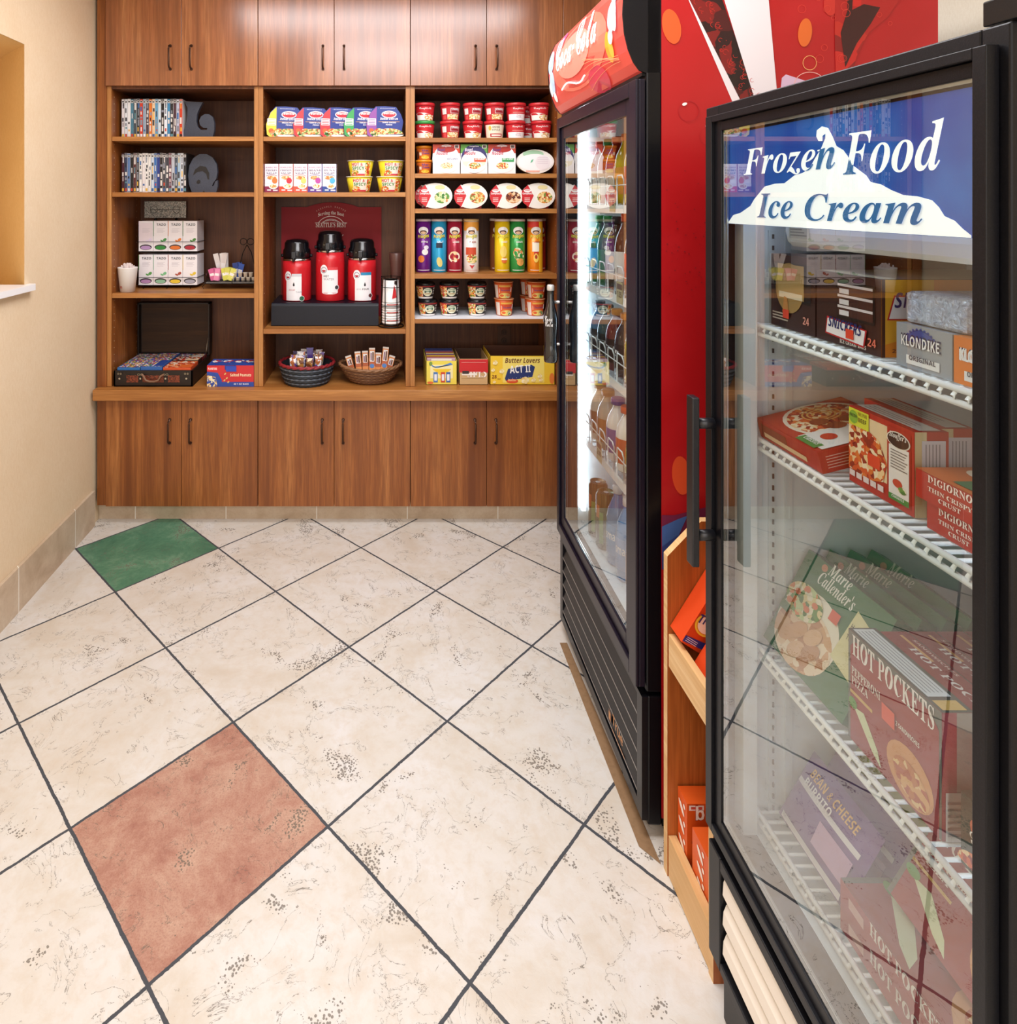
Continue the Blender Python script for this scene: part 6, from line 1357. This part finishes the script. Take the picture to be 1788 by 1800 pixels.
# second shelf
REDB = C('#b8281e', .4)
z = FSH[1]+ES
def spag_top(m, f, W, D_):
    m.rect(f, .002, .002, W-.002, D_-.002, C('#b83020'), .0005); m.disc(f, W*.42, D_*.55, W*.42, D_*.44, C('#f0e4d0'), .0009, 28); m.disc(f, W*.42, D_*.55, W*.38, D_*.40, LASAG, .0013, 28)
    for k in range(3): m.ring(f, W*.30, D_*.55, W*(.16-.04*k), D_*(.20-.05*k), .003, C('#e8b060'), .0018)
    for a, b in ((.52, .7), (.60, .5), (.45, .42)): m.disc(f, W*a, D_*b, W*.075, D_*.10, C('#8a3a18'), .0022, 14)
    m.rect(f, W*.62, D_*.06, W*.98, D_*.60, C('#e8e4de'), .0017); m.disc(f, W*.78, D_*.28, W*.07, D_*.08, C('#c83a20'), .0022, 14); m.rect(f, W*.64, D_*.02, W*.92, D_*.13, C('#3a8a3c'), .002); m.text(f, 'classics', W*.78, D_*.075, W*.2, D_*.07, C('#f0f4ea'), 'sbi', .0024); m.rect(f, W*.84, D_*.44, W*.98, D_*.58, C('#d83820'), .0026)
carton('frozen_meal_box', 'flat red spaghetti meal box tilted up at the far end of the second freezer shelf', 'box', .679, 1338, 1447, z, .034, .155, REDB, lambda m, f, W, h: (m.rect(f, .01, .004, W*.5, h-.006, C('#8a3a20'), .0006), m.rect(f, W*.1, .006, W*.8, .014, C('#e8c8a0'), .0009)), tilt=-14, top=spag_top,
       fs=lambda m, f, W, h: [m.rect(f, .01, h*(.2+.13*k), W*.8, h*(.24+.13*k), C('#e8b8a8'), .0006) for k in range(5)])
def lasg(m, f, W, h):
    m.rect(f, 0, 0, W, h, C('#b8281e'), .0004); m.rect(f, .0, h*.22, W*.62, h*.93, C('#e8d0a8'), .0007); m.disc(f, W*.24, h*.48, W*.36, h*.37, C('#f0e6d8'), .001, 26) if 0 else None
    m.poly(f, [(0, h*.18), (W*.3, h*.13), (W*.56, h*.22), (W*.62, h*.45), (W*.5, h*.7), (W*.2, h*.82), (0, h*.85)], LASAG, .0014)
    for k in range(5): m.rect(f, W*(.02+.115*k), h*.09, W*(.11+.115*k), h*.165, C('#e8d8d8'), .0018)
    m.rect(f, W*.62, h*.06, W*.96, h*.96, C('#b02418'), .0012); m.rect(f, W*.65, h*.08, W*.94, h*.74, C('#ece6e2'), .0017); m.disc(f, W*.79, h*.82, W*.17, h*.10, C('#f0e8dc'), .0018, 24); m.disc(f, W*.79, h*.82, W*.155, h*.088, C('#2a1c1a'), .0022, 24); m.text(f, "Stouffer's", W*.79, h*.82, W*.25, h*.09, C('#f4f0ec'), 'rbi', .0027)
    for k in range(7): m.rect(f, W*.68, h*(.68-.035*k), W*(.92-.02*(k % 3)), h*(.692-.035*k), C('#7a7470'), .0021)
    m.disc(f, W*.78, h*.30, W*.07, h*.05, C('#c8442c'), .0021, 14); m.disc(f, W*.85, h*.24, W*.06, h*.04, SALAD, .0023, 14); m.rect(f, W*.65, h*.08, W*.94, h*.15, C('#3a8a3c'), .0021); m.text(f, 'classics', W*.79, h*.115, W*.18, h*.04, C('#f0f4ea'), 'sbi', .0025)
    m.rect(f, .001, h*.76, W*.34, h*.98, C('#d8dc3c'), .002); m.disc(f, W*.09, h*.87, W*.075, h*.085, C('#8ab838'), .0024, 18); m.text(f, 'FRESH', W*.09, h*.87, W*.12, h*.04, C('#2a5a28'), 'sb', .0028); m.text(f, '100% PURE', W*.24, h*.91, W*.15, h*.05, C('#a0902a'), 'sb', .0024); m.text(f, 'BEEF', W*.24, h*.83, W*.13, h*.055, C('#5a5a20'), 'sb', .0024); m.rect(f, W*.33, h*.34, W*.52, h*.5, C('#e04424'), .0022)
def lside(m, f, W, h): m.rect(f, 0, 0, W*.35, h, C('#d8c090'), .0004); m.rect(f, W*.2, h*.25, W*.9, h*.9, C('#d8cccc'), .0008); [m.rect(f, W*(.3+.1*k), h*.3, W*(.33+.1*k), h*.86, C('#8a8080'), .0012) for k in range(5)]
def ltop(m, f, W, h): m.rect(f, .002, h*.2, W-.004, h*.85, C('#d8d0c8'), .0006); [m.rect(f, .01, h*(.3+.15*k), W*.8, h*(.34+.15*k), C('#8a8480'), .001) for k in range(3)]
carton('frozen_meal_box', 'upright red lasagne box with oval name badge and yellow beef flash', 'box', .706, 1494, 1608, z, .113, .045, REDB, lasg, fs=lside, top=ltop)
carton('frozen_meal_box', 'red frozen meal box standing directly behind the lasagne box', 'box', .7525, 1520, 1655, z, .113, .045, REDB, lambda m, f, W, h: m.rect(f, 0, 0, W, h, C('#b8281e'), .0004), fs=lside, top=ltop)
def digi(m, f, W, h, a=.2):
    m.text(f, 'DIGIORNO', W*.31, h*.72, W*.38, h*.26, C('#f0e2d8'), 'rb', .001); m.text(f, 'THIN CRISPY', W*.31, h*.42, W*.38, h*.16, C('#f0e2d8'), 'rb', .001); m.text(f, 'CRUST', W*.31, h*.18, W*.19, h*.16, C('#f0e2d8'), 'rb', .001)
    m.disc(f, W*.72, h*.5, W*.16, h*.44, C('#f0e0c8'), .001, 24); m.disc(f, W*.72, h*.5, W*.14, h*.38, LASAG, .0014, 24); m.rect(f, W*.86, h*.0, W, h, C('#1f5a38'), .0012)
def digtop(m, f, W, h): m.rect(f, 0, 0, W, h, C('#c8642c'), .0005); m.disc(f, W*.5, h*.7, W*.48, h*.5, C('#f0e0c0'), .0009, 26); m.disc(f, W*.5, h*.72, W*.42, h*.42, LASAG, .0013, 26); m.rect(f, W*.28, h*.04, W*.8, h*.26, C('#2a6a48'), .0018); m.disc(f, W*.2, h*.3, W*.12, h*.08, C('#f0e4d0'), .0018, 18)
carton('pizza_box', 'red thin crust pizza box lying at the bottom of two on the second freezer shelf', 'pizza box', .702, 1630, 1840, z, .034, .20, REDB, digi, 'stacked pizza boxes')
carton('pizza_box', 'red thin crust pizza box lying on top of the other pizza box', 'pizza box', .699, 1610, 1836, z+.0346, .036, .20, REDB, digi, 'stacked pizza boxes', top=digtop)
# third shelf
GRB = C('#2f6a46', .4)
z = FSH[2]+ES
def marie(m, f, W, h):
    m.rect(f, 0, 0, W, h, C('#35734c'), .0004); m.disc(f, W*.36, h*.36, W*.345, h*.355, C('#f0ead8'), .0008, 32); m.disc(f, W*.36, h*.28, W*.33, h*.28, TURKEY, .0012, 30)
    for k, (a, b) in enumerate(((.2, .22), (.36, .16), (.5, .24), (.30, .32), (.46, .36))): m.disc(f, W*a, h*b, W*.10, h*.07, C(('#d8a478', '#e2b68c', '#c8946a')[k % 3]), .0016+.0003*k, 16, .8)
    m.disc(f, W*.22, h*.56, W*.22, h*.16, SALAD, .002, 24)
    for a, b in ((.12, .6), (.28, .52), (.20, .68), (.34, .6), (.08, .48)): m.disc(f, W*a, h*b, W*.035, h*.03, C('#e07a4a'), .0028, 10)
    m.text(f, 'Marie', W*.42, h*.92, W*.26, h*.12, C('#eef0e6'), 'rbi', .001); m.text(f, "Callender's", W*.44, h*.79, W*.42, h*.13, C('#eef0e6'), 'rbi', .001); m.disc(f, W*.24, h*.95, W*.035, h*.035, C('#c88a6a'), .001, 14)
    m.poly(f, [(W*.68, h*.60), (W*.70, h*.84), (W*.99, h*.74), (W*.99, h*.28), (W*.66, h*.36)], C('#e0dca8'), .0014); m.text(f, 'Honey Roasted', W*.84, h*.66, W*.26, h*.06, C('#3a3a30'), 's', .002); m.text(f, 'Turkey Breast', W*.84, h*.56, W*.26, h*.06, C('#3a3a30'), 's', .002); m.rect(f, W*.50, h*.60, W*.60, h*.70, C('#e05a3c'), .003); m.rect(f, .002, h*.36, W*.12, h*.44, C('#3f7a4c'), .003)
def marie2(m, f, W, h):
    m.rect(f, 0, 0, W, h, C('#35734c'), .0004); m.text(f, 'Marie', W*.36, h*.90, W*.26, h*.12, C('#c8d4c4'), 'rbi', .001); m.disc(f, W*.18, h*.93, W*.035, h*.035, C('#c88a6a'), .001, 14); m.poly(f, [(W*.62, h*.60), (W*.64, h*.84), (W*.95, h*.80), (W*.95, h*.5)], C('#e0dca8'), .0014); m.text(f, 'Fettuccini', W*.79, h*.72, W*.24, h*.07, C('#3a3a30'), 's', .002); m.rect(f, W*.82, h*.6, W*.92, h*.72, C('#e05a3c'), .003)
for k in range(4):
    xx = .684+.037*k; px0 = CX+F*xx/1.126; px1 = CX+F*xx/.935
    carton('frozen_dinner_box', 'green turkey dinner box leaning back, '+['frontmost of the leaning row', 'second in the leaning row', 'third in the leaning row', 'rearmost of the leaning row'][k], 'box', xx, px0, px1, z+.0005, .175, .026, GRB, marie if k == 0 else marie2, 'green dinner boxes leaning on the third freezer shelf', tilt=28)
HPR = C('#8e2624', .4)
def hotp(m, f, W, h, flav='PEPPERONI', f2_='PIZZA'):
    m.rect(f, 0, 0, W, h, C('#6a6a60'), .0003); m.poly(f, [(W*.03, 0), (W*.98, 0), (W*.98, h*.84), (W*.9, h*.93), (W*.5, h*.95), (W*.08, h*.93), (W*.03, h*.86)], C('#9a2a28'), .0008)
    m.text(f, 'HOT POCKETS', W*.50, h*.80, W*.88, h*.19, C('#f2ece8'), 'rb', .0014); m.text(f, flav, W*.22, h*.62, W*.34, h*.075, C('#eee4dc'), 'rb', .0014); m.text(f, f2_, W*.15, h*.53, W*.20, h*.075, C('#eee4dc'), 'rb', .0014)
    m.rect(f, W*.03, h*.44, W*.30, h*.47, C('#d8b060'), .0014); m.rect(f, W*.42, h*.50, W*.56, h*.64, C('#e8502c'), .003)
    m.poly(f, [(W*.08, h*.33), (W*.2, h*.36), (W*.36, h*.16), (W*.4, h*.04), (W*.3, h*.1)], C('#d8e0b8'), .0014); m.disc(f, W*.07, h*.36, W*.05, h*.05, C('#5a9a3c'), .0018, 14)
    m.disc(f, W*.70, h*.24, W*.24, h*.22, C('#d8965a'), .0014, 24, -.4); m.disc(f, W*.72, h*.20, W*.19, h*.14, food('stuffed_sandwich_photo', ['#c8783a', '#e0a868', '#b8562c', '#ecc890'], 110), .0019, 22, -.4)
    m.text(f, '2 SANDWICHES', W*.68, h*.55, W*.24, h*.04, C('#eee4dc'), 'sb', .0014)
def hside(m, f, W, h): m.rect(f, 0, 0, W*.45, h, C('#8e2a30'), .0004); m.rect(f, W*.45, 0, W, h, C('#8a7a6a'), .0004); m.rect(f, W*.1, 0, W*.75, h*.38, C('#cfc8bc'), .0009); [m.rect(f, W*.15, h*(.04+.05*k), W*.7, h*(.06+.05*k), C('#8a8278'), .0013) for k in range(6)]
def htop(m, f, W, h): m.rect(f, 0, 0, W, h, C('#4a4a40'), .0004); m.rect(f, .003, .004, W*.84, h-.006, C('#dfe2e4'), .0008); [m.rect(f, .008, h*(.18+.13*k), W*.8, h*(.21+.13*k), C('#80868a'), .0012) for k in range(6)]; m.rect(f, W*.88, .004, W*.98, h-.006, C('#d8b060'), .0009)
carton('sandwich_box', 'large dark red stuffed sandwich box standing on the third freezer shelf', 'box', .692, 1492, 1656, z, .158, .040, HPR, hotp, fs=hside, top=htop)
def hptop(m, f, W, h): m.rect(f, 0, 0, W, h, C('#8e2624'), .0004); m.text(f, 'HOT POCKETS', W*.52, h*.30, W*.7, h*.26, C('#e8dcd8'), 'rb', .001); m.rect(f, W*.04, h*.55, W*.3, h*.66, C('#d8a060'), .001); m.text(f, 'SANDWICHES', W*.26, h*.8, W*.34, h*.12, C('#d8b8b0'), 'sb', .001)
for k in range(4):
    xx = .7335+.041*k; px0 = CX+F*xx/.926; px1 = CX+F*xx/.72
    carton('sandwich_box', 'dark red sandwich box, %s behind the large front one' % ORD[k], 'box', xx, px0, px1, z, .157, .039, HPR, lambda m, f, W, h: hotp(m, f, W, h), 'sandwich boxes lined up behind the front one', top=hptop)
def healthy(m, f, W, h): m.rect(f, 0, 0, W, h, C('#2c3a2a'), .0004); m.disc(f, W*.28, h*.66, W*.12, h*.12, C('#c86a4a'), .0008, 18); m.text(f, 'Go', W*.3, h*.42, W*.28, h*.18, C('#eef0e6'), 'sc', .001); m.disc(f, W*.5, h*.05, W*.55, h*.28, LASAG, .0012, 24, 0, 0, 3.14)
carton('frozen_dinner_box', 'dark green dinner box with an orange food picture, nearest on the third freezer shelf', 'box', .694, 1690, 1800, z, .085, .03, C('#2c3a2a', .4), healthy)
# bottom shelf
z = FSH[3]+ES
def burr(i, xx, px0, px1, h, base, alt, nm, txt, tilt=30):
    ya, yb_ = xx/((px1-CX)/F), xx/((px0-CX)/F); W = yb_-ya
    tt = thing('burrito_pack', nm, 'frozen pack', (xx, (ya+yb_)/2, z), 'burrito packs on the bottom freezer shelf')
    R_ = Matrix.Translation((xx, 0, z+.016)) @ Matrix.Rotation(math.radians(tilt), 4, 'Y'); m = MB(); nu, nv = 10, 8
    pf = lambda s: (lambda a, b, d=0: R_ @ Vector((.014-s*(.013*max(0, math.sin(math.pi*min(max(b/h, 0), 1)))**.5*max(0, math.sin(math.pi*min(max(a/W, 0), 1)))**.35+d), yb_-a, b)))
    for s in (1, -1):
        f = pf(s); vs = [f(W*i_/nu, h*j_/nv) for i_ in range(nu+1) for j_ in range(nv+1)]
        m.add(vs, [(i_*(nv+1)+j_, (i_+1)*(nv+1)+j_, (i_+1)*(nv+1)+j_+1, i_*(nv+1)+j_+1) for i_ in range(nu) for j_ in range(nv)], base, True)
    f = pf(1)
    for a, b, c_ in ((.0, .08, '#e4e0e6'), (.55, .62, '#e4e0e6')): m.rect(f, .01, h*a+.004, W-.01, h*b+.004, C(c_, .3), .002, 10)
    m.rect(f, W*.5, h*.2, W*.92, h*.5, alt, .0022, 5)
    if txt: m.text(f, txt[0], W*.5, h*.76, W*.66, h*.12, C('#e8b050'), 'sb', .004); m.text(f, txt[1], W*.36, h*.62, W*.40, h*.11, C('#f0ecf0'), 'sb', .004)
    m.build('sealed_wrapper', tt)
burr(0, .690, 1357, 1470, .125, C('#6a3a8a', .3), C('#c8a0c8', .3), 'purple bean and cheese burrito pack, frontmost on the bottom freezer shelf', ('BEAN & CHEESE', 'BURRITO'))
burr(1, .738, 1400, 1530, .125, C('#7a4a94', .3), C('#b890c0', .3), 'purple burrito pack leaning behind the front purple one', None)
burr(2, .786, 1440, 1600, .125, C('#b8bc38', .3), C('#a88a58', .3), 'yellow-green burrito pack leaning behind the purple ones', None)
def spine(m, f, W, h): m.rect(f, 0, 0, W, h, C('#a8302c'), .0004); m.text(f, 'HOT POCKETS', W*.42, h*.5, W*.44, h*.5, C('#f0e8e4'), 'rb', .001); m.rect(f, W*.06, h*.3, W*.16, h*.7, C('#d8a8a0'), .001)
HP2 = C('#a8302c', .4)
yend = .69/((1476-CX)/F)
for k in range(2): carton('sandwich_box', 'red sandwich box lying flat on the bottom freezer shelf, %s of two' % ('lower' if k == 0 else 'upper'), 'box', .688, 1478, 1830, z+.0375*k, .0370, .17, HP2, spine, 'flat sandwich boxes on the bottom freezer shelf', top=(lambda m, f, W, h: hotp(m, f, W, h, 'FOUR CHEESE', 'PIZZA')) if k else None)
carton('sandwich_box', 'red four cheese sandwich box leaning back on the flat ones, bottom freezer shelf', 'box', .730, 1560, 1850, z+.0755, .135, .035, HP2, lambda m, f, W, h: hotp(m, f, W, h, 'FOUR CHEESE', 'PIZZA'), tilt=32)
